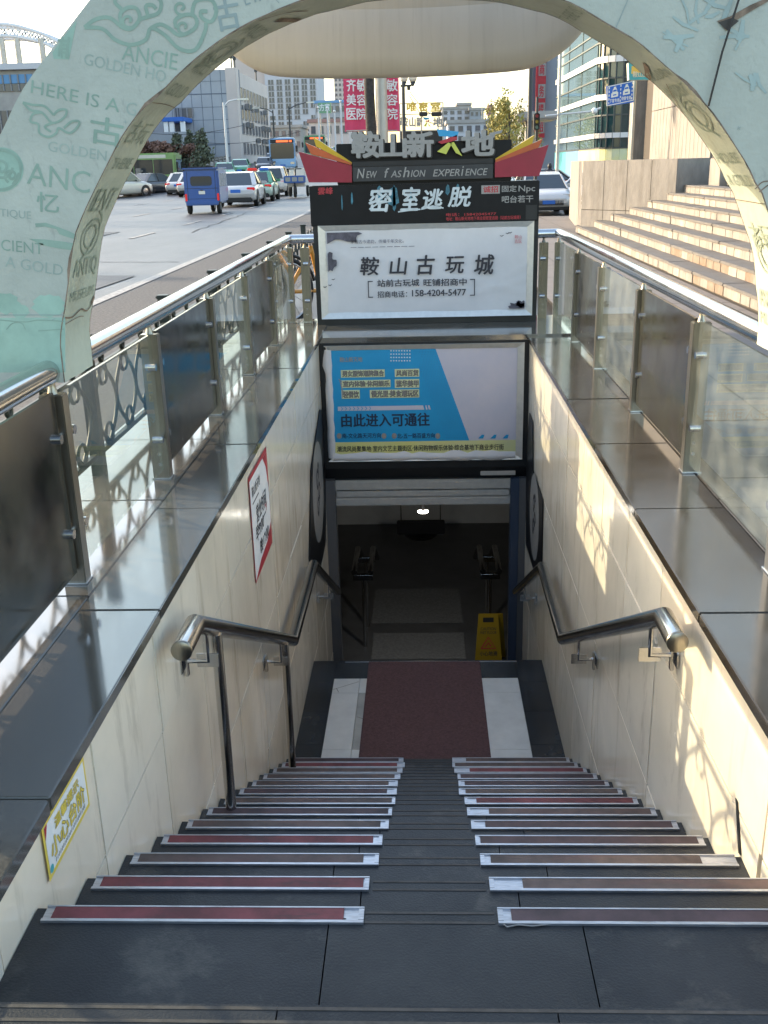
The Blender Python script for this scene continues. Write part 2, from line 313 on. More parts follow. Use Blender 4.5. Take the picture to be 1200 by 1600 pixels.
    def build(s, name, parent=None, loc=None, bevel=0.0):
        me = bpy.data.meshes.new(name); L = Vector((0,0,0))
        if parent is not None: L = wloc(parent)
        elif loc is not None: L = Vector(loc)
        me.from_pydata([(v[0]-L.x, v[1]-L.y, v[2]-L.z) for v in s.v], [], s.f)
        for m in s.mats: me.materials.append(m)
        me.polygons.foreach_set('material_index', s.m); me.polygons.foreach_set('use_smooth', s.sm)
        me.update()
        o = bpy.data.objects.new(name, me); COL.objects.link(o)
        if parent is not None: o.parent = parent
        else: o.location = L
        if bevel:
            b = o.modifiers.new('bevel', 'BEVEL'); b.width = bevel; b.segments = 2; b.limit_method = 'ANGLE'
        return o
_wl = {}
def wloc(o):
    p = Vector(o.location)
    while o.parent is not None: o = o.parent; p += o.location
    return p
def thing(name, label, cat, loc=(0,0,0), group=None):
    o = bpy.data.objects.new(name, None); COL.objects.link(o); o.location = loc; o.empty_display_size = 0.1
    o['label'] = label; o['category'] = cat
    if group: o['group'] = group
    return o
def tag(o, label, cat, group=None):
    o['label'] = label; o['category'] = cat
    if group: o['group'] = group
    return o
def struct(o): o['kind'] = 'structure'; return o
def copy_tree(o, parent=None):
    c = o.copy(); COL.objects.link(c); c.parent = parent
    for ch in [x for x in o.children]: copy_tree(ch, c)
    return c
def place(root, loc, rz=0.0, label=None, s=1.0):
    root.location = loc; root.rotation_euler = (0, 0, rz)
    if s != 1.0: root.scale = (s, s, s)
    if label: root['label'] = label
    return root

# frames: origin, right, up, normal towards the viewer
def FY(y): return (Vector((0, y, 0)), Vector((1,0,0)), Vector((0,0,1)), Vector((0,-1,0)))
def FXL(x): return (Vector((x, 0, 0)), Vector((0,1,0)), Vector((0,0,1)), Vector((1,0,0)))
def FXR(x): return (Vector((x, 0, 0)), Vector((0,-1,0)), Vector((0,0,1)), Vector((-1,0,0)))

_tx = {}
def text2d(txt, bold=0.0, shear=0.0):
    """outline of a line of writing as flat 2D mesh in a unit box (x 0..1, y 0..1) plus its aspect"""
    key = (txt, bold, shear)
    if key in _tx: return _tx[key]
    c = bpy.data.curves.new('writing', 'FONT'); c.body = txt; c.size = 1; c.offset = bold; c.shear = shear; c.resolution_u = 3
    o = bpy.data.objects.new('writing', c); COL.objects.link(o)
    bpy.context.view_layer.update()
    dg = bpy.context.evaluated_depsgraph_get(); me = bpy.data.meshes.new_from_object(o.evaluated_get(dg))
    vs = [(v.co.x, v.co.y) for v in me.vertices]; fs = [tuple(p.vertices) for p in me.polygons]
    bpy.data.objects.remove(o); bpy.data.curves.remove(c); bpy.data.meshes.remove(me)
    if not vs: _tx[key] = ([(0,0)], [], 1); return _tx[key]
    x0, x1 = min(v[0] for v in vs), max(v[0] for v in vs); y0, y1 = min(v[1] for v in vs), max(v[1] for v in vs)
    w, h = max(x1-x0, 1e-5), max(y1-y0, 1e-5)
    _tx[key] = ([((x-x0)/w, (y-y0)/h) for x, y in vs], fs, w/h); return _tx[key]
def write(mb, txt, fr, x0, x1, y0, y1, d, m, bold=0.0, shear=0.0, skew=0.0, depth=0.0, edge=None):
    """write into a box of a frame; skew = rise of the right end; depth makes raised letters"""
    vs, fs, _ = text2d(txt, 0.0, shear); o, ex, ey, n = fr
    P = lambda p, dd: o+ex*(x0+(x1-x0)*p[0])+ey*(y0+(y1-y0)*p[1]+skew*p[0])+n*dd
    cnt = {}
    if depth:
        for f in fs:
            for i in range(len(f)):
                e = (f[i], f[(i+1) % len(f)]); k = tuple(sorted(e)); cnt.setdefault(k, []).append(e)
    B_ = bold*abs(y1-y0); sh = [(0, 0)]
    if bold > 0: sh += [(B_, 0), (-B_, 0), (0, B_*.8), (0, -B_*.8)]
    if bold > .03: sh += [(B_*.75, B_*.7), (-B_*.75, B_*.7), (B_*.75, -B_*.7), (-B_*.75, -B_*.7)]
    for q, (sx, sy) in enumerate(sh):      # a heavier weight: the same outline laid down several times, a hair apart
        s_ = ex*sx+ey*sy; dq = d+.00004*q
        mb.raw([P(p, dq)+s_ for p in vs], fs, m)
        for k, l in cnt.items():
            if len(l) == 1:
                a, b = l[0]; mb.face([P(vs[a], dq-depth)+s_, P(vs[b], dq-depth)+s_, P(vs[b], dq)+s_, P(vs[a], dq)+s_], edge or m)
def wpx(mb, txt, fr, ax, val, p0, p1, h, d, m, bold=0.0, shear=0.0):
    """writing whose baseline runs between two photo pixels on the plane axis=val, h = height in metres"""
    o, ex, ey, n = fr
    A = on(*p0, ax, val)-o; B = on(*p1, ax, val)-o
    a = Vector((A.dot(ex), A.dot(ey))); b = Vector((B.dot(ex), B.dot(ey))); t = (b-a); L = t.length; t.normalize(); q = Vector((-t.y, t.x))
    f2 = (o+ex*a.x+ey*a.y, ex*t.x+ey*t.y, ex*q.x+ey*q.y, n)
    write(mb, txt, f2, 0, L, 0, h, d, m, bold, shear)
def pxpoly(pts, fr, ax, val):
    o, ex, ey, n = fr
    return [((on(u, v, ax, val)-o).dot(ex), (on(u, v, ax, val)-o).dot(ey)) for u, v in pts]
def flat(mb, poly, fr, d, m):
    o, ex, ey, n = fr
    ar = sum(poly[i][0]*poly[(i+1)%len(poly)][1]-poly[(i+1)%len(poly)][0]*poly[i][1] for i in range(len(poly)))
    if (ar < 0) == (ex.cross(ey).dot(n) > 0): poly = poly[::-1]
    mb.face([o+ex*x+ey*y+n*d for x, y in poly], m)
def rect(mb, x0, x1, y0, y1, fr, d, m): flat(mb, [(x0,y0),(x1,y0),(x1,y1),(x0,y1)], fr, d, m)
# ================================================================== the stairwell
XL, XR = -1.1363, 0.6531
RIS, TR = 0.161494, 0.30
GL, GR = -0.390, -0.098          # bare middle lane of the stair
LAND = -14*RIS; LAND_END = 5.53; FLOOR = -22*RIS
WALL_END = 7.0
EX, EY, EZ = Vector((1,0,0)), Vector((0,1,0)), Vector((0,0,1))

def gz(y): return -0.15 if y < 65 else -0.15+0.033*(y-65)

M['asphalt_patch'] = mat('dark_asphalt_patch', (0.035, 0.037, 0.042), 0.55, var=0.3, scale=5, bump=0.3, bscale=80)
# ---- ground
mb = MB()
def slab(mb, x0, x1, y0, y1, z, m): mb.face([(x0,y0,z),(x1,y0,z),(x1,y1,z),(x0,y1,z)], m)
slab(mb, -260, 120, -60, 65, -0.15, 'asphalt')
for a, b in ((65, 150), (150, 300)):
    mb.face([(-23.4,a,gz(a)),(120,a,gz(a)),(120,b,gz(b)),(-23.4,b,gz(b))], 'asphalt')
mb.face([(-23.4,300,gz(300)),(120,300,gz(300)),(400,1500,gz(300)),(-60,1500,gz(300))], 'asphalt')
slab(mb, -400, -23.4, 65, 900, -0.15, 'asphalt')
g = mb.build('road', loc=(0, 20, -0.15)); struct(g)
# the stair pit is cut out: the road sheet is hidden there by walls, so cut it properly
bm = bmesh.new(); bm.from_mesh(g.data); bm.faces.ensure_lookup_table()
f0 = bm.faces[0]; bmesh.ops.delete(bm, geom=[f0], context='FACES_ONLY')
L = g.location
for x0, x1, y0, y1 in ((-260,-1.7,-60,65), (1.1,120,-60,27.2), (-1.7,1.1,-60,-0.6), (-1.7,1.1,8.2,65)):
    vs = [bm.verts.new((x-L.x, y-L.y, 0)) for x, y in ((x0,y0),(x1,y0),(x1,y1),(x0,y1))]; bm.faces.new(vs)
for P_ in (((1.1,27.2,-.15),(3,27.2,-.40),(3,65,-.40),(1.1,65,-.15)), ((3,27.2,-.40),(120,27.2,-.40),(120,65,-.40),(3,65,-.40))):     # the street dips beyond the plaza
    bm.faces.new([bm.verts.new((x-L.x, y-L.y, z_-L.z)) for x, y, z_ in P_])
bm.to_mesh(g.data); bm.free()

mb = MB(); slab(mb, -4.35, -1.96, -30, 60, -0.146, 'pavement'); struct(mb.build('roadside_strip', loc=(-3, 10, -.146)))
mb = MB()      # plaza pavers on the right: one mesh of slabs with open joints over a dark bed
slab(mb, 1.12, 40, -12, 27, -0.02, 'stone_joint')
for i in range(14):
    for j in range(64):
        x0 = 1.125+i*0.60; y0 = -8+j*0.55
        if x0 > 2.9 and y0 < 20: continue
        zz = 0.0+random.uniform(-.0015, .0015)
        mb.raw([(x0,y0,zz),(x0+.592,y0,zz),(x0+.592,y0+.542,zz),(x0,y0+.542,zz)], [(0,1,2,3)], 'plaza')
mb.box((1.12,27,-.5),(40,27.15,0.0),'stone')
struct(mb.build('plaza', loc=(4, 8, 0)))

mb = MB()
def stripe(mb, p, q, w):
    p, q = Vector(p), Vector(q); d = (q-p); n = Vector((-d.y, d.x, 0)).normalized()*w/2
    mb.face([p-n, q-n, q+n, p+n], 'roadpaint')
za = -0.138
stripe(mb, (-4.42, 2, za), (-4.42, 34, za), 0.16)
for y in range(6, 64, 6):
    stripe(mb, (-7.5, y, za), (-7.5, y+2.4, za), 0.14)
    stripe(mb, (-11.0, y+1, za), (-11.0, y+3.4, za), 0.14)
    stripe(mb, (-14.5, y+2, za), (-14.5, y+4.4, za), 0.14)
stripe(mb, (-4.42, 34, za), (-5.2, 64, za), 0.16)
struct(mb.build('road_marking', loc=(-8, 30, za)))

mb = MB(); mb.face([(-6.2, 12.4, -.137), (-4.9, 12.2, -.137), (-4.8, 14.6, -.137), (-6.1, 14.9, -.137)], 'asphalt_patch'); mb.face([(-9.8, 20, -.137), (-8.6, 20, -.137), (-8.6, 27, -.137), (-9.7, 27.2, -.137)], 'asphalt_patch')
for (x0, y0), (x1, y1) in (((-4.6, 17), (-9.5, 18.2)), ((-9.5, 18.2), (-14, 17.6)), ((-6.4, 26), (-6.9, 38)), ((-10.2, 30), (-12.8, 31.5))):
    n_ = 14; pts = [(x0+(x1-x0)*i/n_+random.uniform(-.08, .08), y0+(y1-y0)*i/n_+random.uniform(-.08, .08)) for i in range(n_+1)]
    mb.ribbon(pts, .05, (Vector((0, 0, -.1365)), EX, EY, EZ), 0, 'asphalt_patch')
struct(mb.build('road_patch', loc=(-8, 20, -.137)))

# ---- staircase
st = thing('staircase', 'dark granite staircase going down between cream tiled walls', 'stairs', (-0.24, 1.9, -1.0))
mb = MB()
def tread(y0, y1, z, k, zdown):
    nose = 0.018
    cuts = [XL, XL+0.62+0.05*(k % 3), -0.02+0.11*(k % 2), XR]
    cuts = sorted(cuts)
    for i in range(3):
        mm = 'tread_b' if (k*3+i) % 4 == 0 else 'tread'
        mb.box((cuts[i]+.0015, y0-0.004, z-0.03), (cuts[i+1]-.0015, y1+nose-.018, z), mm)
    mb.box((XL, y1-.05, zdown), (XR, y1-0.012, z-0.03), 'tread')      # riser under the nosing
    mb.box((XL, y0-.02, z-0.05), (XR, y1-.05, z-0.0305), 'groove')
tread(-2.6, -0.13, 0.0, 0, -RIS)
for k in range(1, 14):
    tread((k-1)*TR if k > 1 else -0.13, k*TR, -k*RIS, k, -(k+1)*RIS)
for k in range(0, 14):                 # two dusty saw cuts along each bare edge
    y = k*TR if k else -0.13; z = -k*RIS
    x0, x1 = (XL, XR) if k == 0 else (GL, GR)
    for dy in (0.006, 0.036):
        mb.box((x0+.002, y-dy-.007, z-0.002), (x1-.002, y-dy, z+0.0012), 'groove')
mb.build('steps', st)
lcol = {1:'rub_red',2:'rub_red',4:'rub_red',12:'rub_red',3:'rub_brown',5:'rub_brown'}; rcol = {7:'rub_red',11:'rub_red'}
for k in range(1, 14):
    y = k*TR; z = -k*RIS
    for side in (0, 1):
        x0, x1 = (XL+0.025, GL+random.uniform(-.008,.008)) if side == 0 else (GR+random.uniform(-.008,.008), XR-0.02)
        if side == 1 and k == 2: x1 = XR-0.0
        a = MB(); ya, yb = y-0.047, y+0.003
        a.box((x0, ya, z+.0005), (x1, yb, z+.003), 'alu')
        a.box((x0, ya, z+.003), (x1, ya+.008, z+.007), 'alu'); a.box((x0, yb-.004, z+.003), (x1, yb, z+.007), 'alu')
        a.box((x0, yb-.001, z-.022), (x1, yb+.003, z+.003), 'alu')
        a.box((x1-.012 if side == 0 else x0, ya+.010, z+.003), (x1 if side == 0 else x0+.012, yb-.006, z+.0065), 'alu')
        s = a.build('anti_slip_strip', st)
        r = MB(); sh = random.choice((0.016, 0.03, 0.05, 0.085)) if side else random.choice((0.015, 0.03, 0.045))
        e0, e1 = (x0+.02, x1-sh) if side == 0 else (x0+sh, x1-(0.02 if k != 3 else 0.10))
        c = (lcol if side == 0 else rcol).get(k, random.choice(('rub_dark', 'rub_brown')))
        r.box((e0, ya+.0085, z+.0032), (e1, yb-.0045, z+.0062), c); r.build('rubber_insert', s)

# ---- landing with white tile strips, second flight, lower floor
mb = MB()
z = LAND
def tiles(x0, x1, ys, z, m, g=0.003):
    for a, b in zip(ys[:-1], ys[1:]): mb.box((x0+g/2, a+g/2, z-.03), (x1-g/2, b-g/2, z), m)
mb.box((XL, 3.85, z-.06), (XR, LAND_END, z-.031), 'groove')
ys = [3.888, 4.32, 4.75, 5.18, LAND_END]
tiles(XL, -.95, ys, z, 'floor_black'); tiles(.44, XR, ys, z, 'floor_black')
yw = [3.888, 4.26, 5.02, 5.24]
tiles(-.95, -.753, yw, z, 'floor_white')
for a, b, m in ((3.888,4.26,'floor_white'),(4.26,5.02,'floor_old'),(5.02,5.24,'floor_white')): mb.box((-.7515,a+.0015,z-.03),(-.675,b-.0015,z),m)
tiles(-.675, .145, [3.888, 4.5, 5.24], z, 'floor_black')
tiles(.145, .44, yw, z, 'floor_white')
tiles(-.95, .44, [5.24, LAND_END], z, 'floor_black')
for (x0,y0),(x1,y1) in (((-.945,5.07),(-.76,5.19)),((-.92,5.085),(-.90,5.03)),((-.945,4.02),(-.89,3.90)),((-.745,4.68),(-.68,4.64))):
    d = Vector((x1-x0, y1-y0, 0)); n = Vector((-d.y, d.x, 0)).normalized()*.0022
    mb.face([Vector((x0,y0,z+.0012))-n, Vector((x1,y1,z+.0012))-n, Vector((x1,y1,z+.0012))+n, Vector((x0,y0,z+.0012))+n], 'tile_joint')
mb.box((XL, LAND_END-.05, z-RIS), (XR, LAND_END-.01, z-.06), 'floor_black')
mb.box((XL+.25, LAND_END-.03, z+.0), (XR-.2, LAND_END-.022, z+.004), 'alu')
for k in range(1, 8):
    zz = z-k*RIS; y0 = LAND_END+(k-1)*.27
    mb.box((XL, y0-.02, zz-.04), (XR, y0+.27, zz), 'floor_black'); mb.box((XL, y0+.22, zz-RIS), (XR, y0+.26, zz-.04), 'floor_black')
struct(mb.build('landing_floor', loc=(-.24, 4.6, LAND)))
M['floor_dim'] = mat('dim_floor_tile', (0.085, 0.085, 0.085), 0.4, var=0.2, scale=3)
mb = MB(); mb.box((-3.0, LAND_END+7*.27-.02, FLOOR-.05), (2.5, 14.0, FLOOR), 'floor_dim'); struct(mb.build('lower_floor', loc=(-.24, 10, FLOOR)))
mb = MB(); mb.bbox((-0.700, 3.905, LAND+.0005), (0.168, 5.50, LAND+.009), 'mat_red', .004)
tag(mb.build('floor_mat', loc=(-.26, 4.7, LAND)), 'dull dark red mat lying on the landing at the foot of the stairs', 'mat')
for i, (y0, y1, w, lab) in enumerate(((8.03, 8.66, 0, 'grey mat on the dark lower floor beside the yellow caution sign'), (8.92, 9.9, .04, 'grey mat farther back inside the dark doorway'))):
    mb = MB(); mb.bbox((-0.84-w, y0, FLOOR+.0005), (0.17, y1, FLOOR+.009), 'mat_grey', .004)
    tag(mb.build('floor_mat', loc=(-.3, (y0+y1)/2, FLOOR)), lab, 'mat', 'grey mats on the lower floor')
# the room behind the shutter
mb = MB()
mb.box((-3.0, 12.3, FLOOR), (2.5, 12.5, -1.3), 'interior'); mb.box((-3.2, 7.15, FLOOR), (-3.0, 14.2, -1.5), 'interior'); mb.box((2.5, 7.15, FLOOR), (2.7, 14.2, -1.5), 'interior')
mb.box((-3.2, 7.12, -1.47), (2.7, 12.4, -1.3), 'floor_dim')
mb.box((-3.2, 7.0, FLOOR), (-1.2, 7.15, -1.3), 'interior'); mb.box((0.72, 7.0, FLOOR), (2.7, 7.15, -1.3), 'interior')
mb.box((-3.0, 12.2, -2.62), (2.5, 12.298, -2.55), 'steel_d')
struct(mb.build('underground_room', loc=(-.24, 10, -2.5)))
mb = MB(); p = AZ(661, 799, -1.62)
mb.lathe([(0.0001, -.008), (.042, -.008), (.05, 0)], p, 'lampdisc', 20); mb.cyl(p, p+Vector((0, 0, .15)), .02, 'steel_d', 8)
cl = tag(mb.build('ceiling_lamp', loc=p), 'small round lit lamp in the dark ceiling beyond the shutter', 'lamp')
ll = bpy.data.lights.new('ceiling_lamp_light', 'SPOT'); ll.shadow_soft_size = .04; ll.spot_size = radians(125); ll.spot_blend = .6; ll.energy = 6.5; ll.color = (1, .95, .85)
lo = bpy.data.objects.new('ceiling_lamp_light', ll); COL.objects.link(lo); lo.location = (p.x, p.y, p.z-.07); lo.rotation_euler = (radians(38), 0, 0)
mb = MB(); a = AY(620, 815, 9.6); b = AY(695, 835, 9.6)
mb.bbox((a.x, 9.6, b.z), (b.x, 9.66, a.z), 'black_panel', .01)
mb.lathe([(0.0001, -.06), (.16, -.03), (.2, 0)], ((a.x+b.x)/2, 9.63, b.z), 'black_panel', 16)
for x in (a.x+.05, b.x-.05): mb.cyl((x, 9.63, a.z), (x, 9.63, -1.47), .008, 'steel_d', 6)
tag(mb.build('hanging_sign', loc=((a.x+b.x)/2, 9.63, a.z)), 'unlit dark sign hanging from the ceiling inside the doorway', 'sign')

# ---- side walls
def stair_wall(name, label, x, sgn, cop_mat):
    t = thing(name, label, 'wall', (x, 3.2, -1.2))
    mb = MB(); x1 = x-sgn*0.012; x2 = x-sgn*0.16
    mb.box((x1, -0.62, FLOOR), (x2, WALL_END+.15, 0.008), 'tile_joint'); mb.build('backing', t)
    yj = [-0.55]+[0.75+.64*i for i in range(-1, 10)]; yj = [y for y in yj if y < WALL_END]+[WALL_END]
    zj = [0.008, -0.37, -1.01, -1.65, -2.29, -2.93, FLOOR]
    mb = MB()
    for i, (a, b) in enumerate(zip(yj[:-1], yj[1:])):
        for j, (zt, zb) in enumerate(zip(zj[:-1], zj[1:])):
            g = .0028+random.uniform(0, .0016); xo = random.uniform(-.0022, .0022)
            if sgn < 0 and i == 2 and j == 1: a2 = a+.018
            else: a2 = a
            X0 = x+sgn*0.0; tl = [random.uniform(-.0012, .0012) for _ in range(4)]
            P = [(a2+g, zb+g), (b-g, zb+g), (b-g, zt-g), (a2+g, zt-g)]
            fr = [Vector((X0+xo+tl[q], P[q][0], P[q][1])) for q in range(4)]; bk = [Vector((x1, p[0], p[1])) for p in P]
            tm = random.choice(('tile', 'tile', 'tile_b', 'tile_c'))
            mb.face(fr if sgn > 0 else fr[::-1], tm)
            for q in range(4):
                r = (q+1) % 4
                mb.face([fr[q], bk[q], bk[r], fr[r]] if sgn > 0 else [fr[r], bk[r], bk[q], fr[q]], 'tile')
    mb.build('tiles', t)
    # polished stone coping in slabs with open joints
    for side in (0, 1):
        if sgn > 0: xa, xb = ((x+.014, -1.395), (-1.398, -1.97))[side]
        else: xa, xb = ((x-.014, 1.015), (1.018, 1.118))[side]
        mb = MB(); y = -0.62+.12*side; step = 1.04
        while y < 8.06:
            ye = min(y+step, 8.1)
            zt = (0.05 if sgn > 0 else 0.026)+random.uniform(-.002, .002)
            mb.bbox((xa, y+.0025, zt-.042), (xb, ye-.0025, zt), 'granite' if sgn > 0 else cop_mat, .004)
            y = ye
        mb.build('coping', t)
    mb = MB()
    if sgn > 0: mb.box((-1.30, -.62, -.16), (-1.96, 8.1, .007), 'concrete')
    else: mb.box((.82, -.62, -.16), (1.115, 8.1, -.017), 'concrete')
    mb.build('footing', t)
    return t
wl_ = stair_wall('stairwell_wall', 'cream tiled stairwell wall with dark coping on the roadside, carrying the red bordered poster', XL, 1, 'granite')
wr_ = stair_wall('stairwell_wall', 'cream tiled stairwell wall with brown coping on the plaza side, patched with sunlight', XR, -1, 'granite_r')
mb = MB(); a, b = AX(1152, 1245, XR-.002), AX(1160, 1342, XR-.002)     # broken strip along one joint
fr = FXR(XR-.003); mb.prism([(-.985, -.345), (-.965, -.345), (-.893, -.475), (-.915, -.482)], fr, .0, .002, 'black'); mb.build('broken_joint', wr_)
# end slab of the opening under the sign
mb = MB()
mb.bbox((XL-.30, 6.985, -.02), (XR+.38, 8.1, .044), 'granite', .004); mb.box((XL-.14, 7.08, -1.3), (XR+.14, 7.6, -.021), 'dgrey')
struct(mb.build('end_slab', loc=(-.24, 7.5, 0)))

# ---- glass railings
def railing(name, label, x, posts, sgn, kx, dark):
    t = thing(name, label, 'railing', (x, 4.0, .05)); zb = .05 if sgn < 0 else .026
    ZR, R = 0.800, .040
    mb = MB(); ye = 7.93
    rx = x
    if sgn < 0: path = [(rx, -1.2, ZR), (rx, ye-.04, ZR), (rx+.012, ye-.012, ZR), (rx+.04, ye, ZR), (kx, ye, ZR)]
    else: path = [(rx, 1.35, ZR), (rx, ye-.04, ZR), (rx-.012, ye-.012, ZR), (rx-.04, ye, ZR), (kx, ye, ZR)]
    mb.tube(path, R, 'steel', 20); mb.build('handrail', t)
    def post(px_, py_):
        p = MB(); w = .040; d = .030
        p.bbox((px_-w, py_-d, zb), (px_+w, py_+d, .725), 'steel_b', .004)
        p.lathe([(.018, 0), (.013, .018), (.011, .03), (.011, .06)], (px_, py_, .725), 'steel_b', 10)
        p.bbox((px_-.045, py_-.04, zb), (px_+.045, py_+.04, zb+.006), 'steel', .002)
        o = p.build('post', t)
        for zz in (.585, .25):
            for dy in (-1, 1):
                c = MB(); y0 = py_+dy*d
                c.cyl((px_-sgn*.012, y0, zz), (px_-sgn*.012, y0+dy*.045, zz), .012, 'steel', 10)
                c.cyl((px_-sgn*.035, y0+dy*.038, zz), (px_+sgn*.012, y0+dy*.038, zz), .017, 'steel', 12)
                c.build('clamp', o)
        b = MB()
        for zz in (.12, .17): b.cyl((px_, py_-d-.003, zz), (px_, py_-d, zz), .009, 'steel_d', 10)
        b.build('bolt', o)
        return o
    for y in posts: post(x, y)
    post(kx-.10 if sgn < 0 else kx+.06, ye)
    for i, (a, b) in enumerate(zip(posts[:-1], posts[1:])):
        g = MB(); dk = i in dark
        jit = random.uniform(-.006, .006)
        g.box((x-.006-sgn*.012, a+.045, zb+.05), (x+.006-sgn*.012, b-.045, .735+jit), 'dark_panel' if dk else 'glass')
        g.build('dark_panel' if dk else 'glass_panel', t)
    return t
railing('glass_railing', 'glass railing with fat steel handrail on the roadside coping', -1.48, [-0.79, .465, 1.715, 2.968, 4.245, 5.44, 6.66, 7.93], -1, -1.225, (1, 3, 5))
railing('glass_railing', 'glass railing with fat steel handrail on the plaza side coping', 1.0, [1.80, 3.03, 4.26, 5.56, 6.70, 7.93], 1, .80, (1, 3))

# ---- ornamental iron fence along the kerb
fx = -1.80
t = thing('iron_fence', 'low black iron fence with oval scrolls between the glass railing and the road', 'fence', (fx, 6, 0))
posts = [-1.48+1.5*i for i in range(11)]
for y in posts:
    p = MB(); p.bbox((fx-.03, y-.03, -.15), (fx+.03, y+.03, .695), 'iron', .004); p.bbox((fx-.038, y-.038, .695), (fx+.038, y+.038, .718), 'iron', .006); p.build('post', t)
for a, b in zip(posts[:-1], posts[1:]):
    p = MB()
    for zz, h in ((.548, .020), (.150, .024)): p.box((fx-.011, a+.03, zz-h/2), (fx+.011, b-.03, zz+h/2), 'iron')
    n = 4; w = (b-a-.06)/n*.5
    for i in range(n):
        yc = a+.03+(b-a-.06)*(i+.5)/n
        p.tube([(fx, yc+.021*cos(2*pi*j/12), .582+.021*sin(2*pi*j/12)) for j in range(12)], .010, 'iron', 6, closed=True)
        for sg in (-1, 1):
            p.tube([(fx, yc+sg*w*sin(pi*k/10), .158+.385*k/10) for k in range(11)], .010, 'iron', 6)
            for zz, up in ((.45, 1), (.25, -1)):
                p.tube([(fx, yc+sg*(.015+.042*sin(th)), zz+up*(.05-.05*cos(th))) for th in [pi*1.35*k/8 for k in range(9)]], .009, 'iron', 6)
    p.build('scroll_panel', t)

# ---- stair handrails
def stair_rail(name, label, x, wall, sgn, path, posts, brks):
    t = thing(name, label, 'handrail', (x, 2.5, -.9)); mb = MB()
    mb.tube(path, .0345, 'steel_d', 22, cap=True)
    mb.lathe([(0.0001, -.0005), (.034, -.0005), (.0352, .0005), (.0352, .012)], path[0], 'steel_b', 22, ax=(0, 1, 0)); mb.build('rail', t)
    for y, zb in posts:
        p = MB(); zt = None
        for a, b in zip(path[:-1], path[1:]):
            if a[1] <= y <= b[1]: zt = a[2]+(b[2]-a[2])*(y-a[1])/(b[1]-a[1])
        r_ = .021 if sgn > 0 else .021
        p.cyl((x+sgn*.02, y, zb), (x+sgn*.02, y, zt-.03), r_, 'steel_d', 14); p.build('post', t)
    for y in brks:
        for a, b in zip(path[:-1], path[1:]):
            if a[1] <= y <= b[1]: zt = a[2]+(b[2]-a[2])*(y-a[1])/(b[1]-a[1])
        p = MB()
        p.bbox((wall+sgn*.001, y-.045, zt-.175), (wall+sgn*.008, y+.045, zt-.115), 'steel', .002)
        p.bbox((wall+sgn*.008, y-.012, zt-.20), (wall+sgn*.022, y+.012, zt-.095), 'steel', .003)
        p.tube([(wall+sgn*.02, y, zt-.14), (x, y, zt-.14), (x, y, zt-.03)], .010, 'steel', 10)
        p.bbox((x-.04, y-.003, zt-.165), (x+.04, y+.003, zt-.11), 'steel', .001)
        p.build('bracket', t)
hx = XL+.095
PL = [(hx, 1.375, -.06), (hx, 1.58, -.06), (hx, 3.84, -1.245), (hx, 5.04, -1.245), (hx, 6.75, -2.2)]
stair_rail('stair_handrail', 'steel stair handrail with two tall posts on the wall with the red bordered poster', hx, XL, 1, PL, [(1.80, -6*RIS), (3.40, -12*RIS)], [1.72, 3.35, 5.95])
hx2 = XR-.095
PR = [(hx2, 1.39, -.047), (hx2, 1.583, -.047), (hx2, 3.83, -1.24), (hx2, 4.92, -1.225), (hx2, 6.72, -2.2)]
stair_rail('stair_handrail', 'steel stair handrail on brackets on the sun patched wall', hx2, XR, -1, PR, [], [1.74, 3.25, 5.95])
for xx, lab in ((-1.0, 'dim steel handrail inside the doorway behind the left jamb'), (.35, 'dim steel handrail inside the doorway behind the yellow caution sign')):
    t = thing('stair_handrail', lab, 'handrail', (xx, 8.9, FLOOR))
    for dx in (0, .17):
        mb = MB(); mb.tube([(xx+dx, 8.2, -2.62), (xx+dx, 8.9, -2.62), (xx+dx, 9.7, -3.05)], .032, 'steel_d', 14); mb.build('rail', t)
    for yy in (8.35, 8.85):
        mb = MB(); mb.cyl((xx+.085, yy, FLOOR), (xx+.085, yy, -2.76), .02, 'steel_d', 12); mb.bbox((xx-.02, yy-.03, -2.76), (xx+.19, yy+.03, -2.70), 'steel', .003); mb.build('post', t)
    
# ---- wall stickers
fr = FXL(XL)
mb = MB(); P = pxpoly([(387,745),(415,698),(424,850),(398,912)], fr, 0, XL)
x0 = (P[0][0]+P[3][0])/2; x1 = (P[1][0]+P[2][0])/2; y1 = (P[0][1]+P[1][1])/2; y0 = (P[2][1]+P[3][1])/2
rect(mb, x0, x1, y0, y1, fr, .0045, 'red'); rect(mb, x0+.012, x1-.012, y0+.012, y1-.025, fr, .0055, 'white')
flat(mb, [(x0+.012, y0+.012), (x1-.012, y0+.012), (x1-.012, y0+.14), (x0+(x1-x0)*.72, y0+.075), (x0+.2, y0+.06)], fr, .0065, 'red')
flat(mb, [(x1-.16, y1-.025), (x1-.012, y1-.025), (x1-.012, y1-.25), (x1-.07, y1-.10)], fr, .0065, 'red')
w = x1-x0
write(mb, '鞍山新天地', fr, x0+.06, x0+.32, y1-.13, y1-.07, .0065, 'ink', .01)
rect(mb, x0+.06, x0+.26, y1-.165, y1-.155, fr, .0065, 'ink_soft')
write(mb, '营业时间', fr, x0+.15, x1-.13, y1-.30, y1-.20, .0065, 'ink', .02); rect(mb, x0+.15, x1-.16, y1-.335, y1-.325, fr, .0065, 'ink_soft')
write(mb, '早9:00', fr, x0+.10, x0+.36, y0+.19, y0+.27, .0065, 'ink', .03); write(mb, '晚17:00', fr, x0+.20, x0+.50, y0+.085, y0+.165, .0065, 'ink', .03)
mb.ribbon([(x0+.43, y0+.30), (x0+.46, y0+.27), (x0+.50, y0+.29), (x0+.47, y0+.245)], .012, fr, .0065, 'red')
tag(mb.build('opening_hours_poster', loc=(XL, (x0+x1)/2, (y0+y1)/2)), 'white poster with red border and opening hours on the cream wall', 'poster')
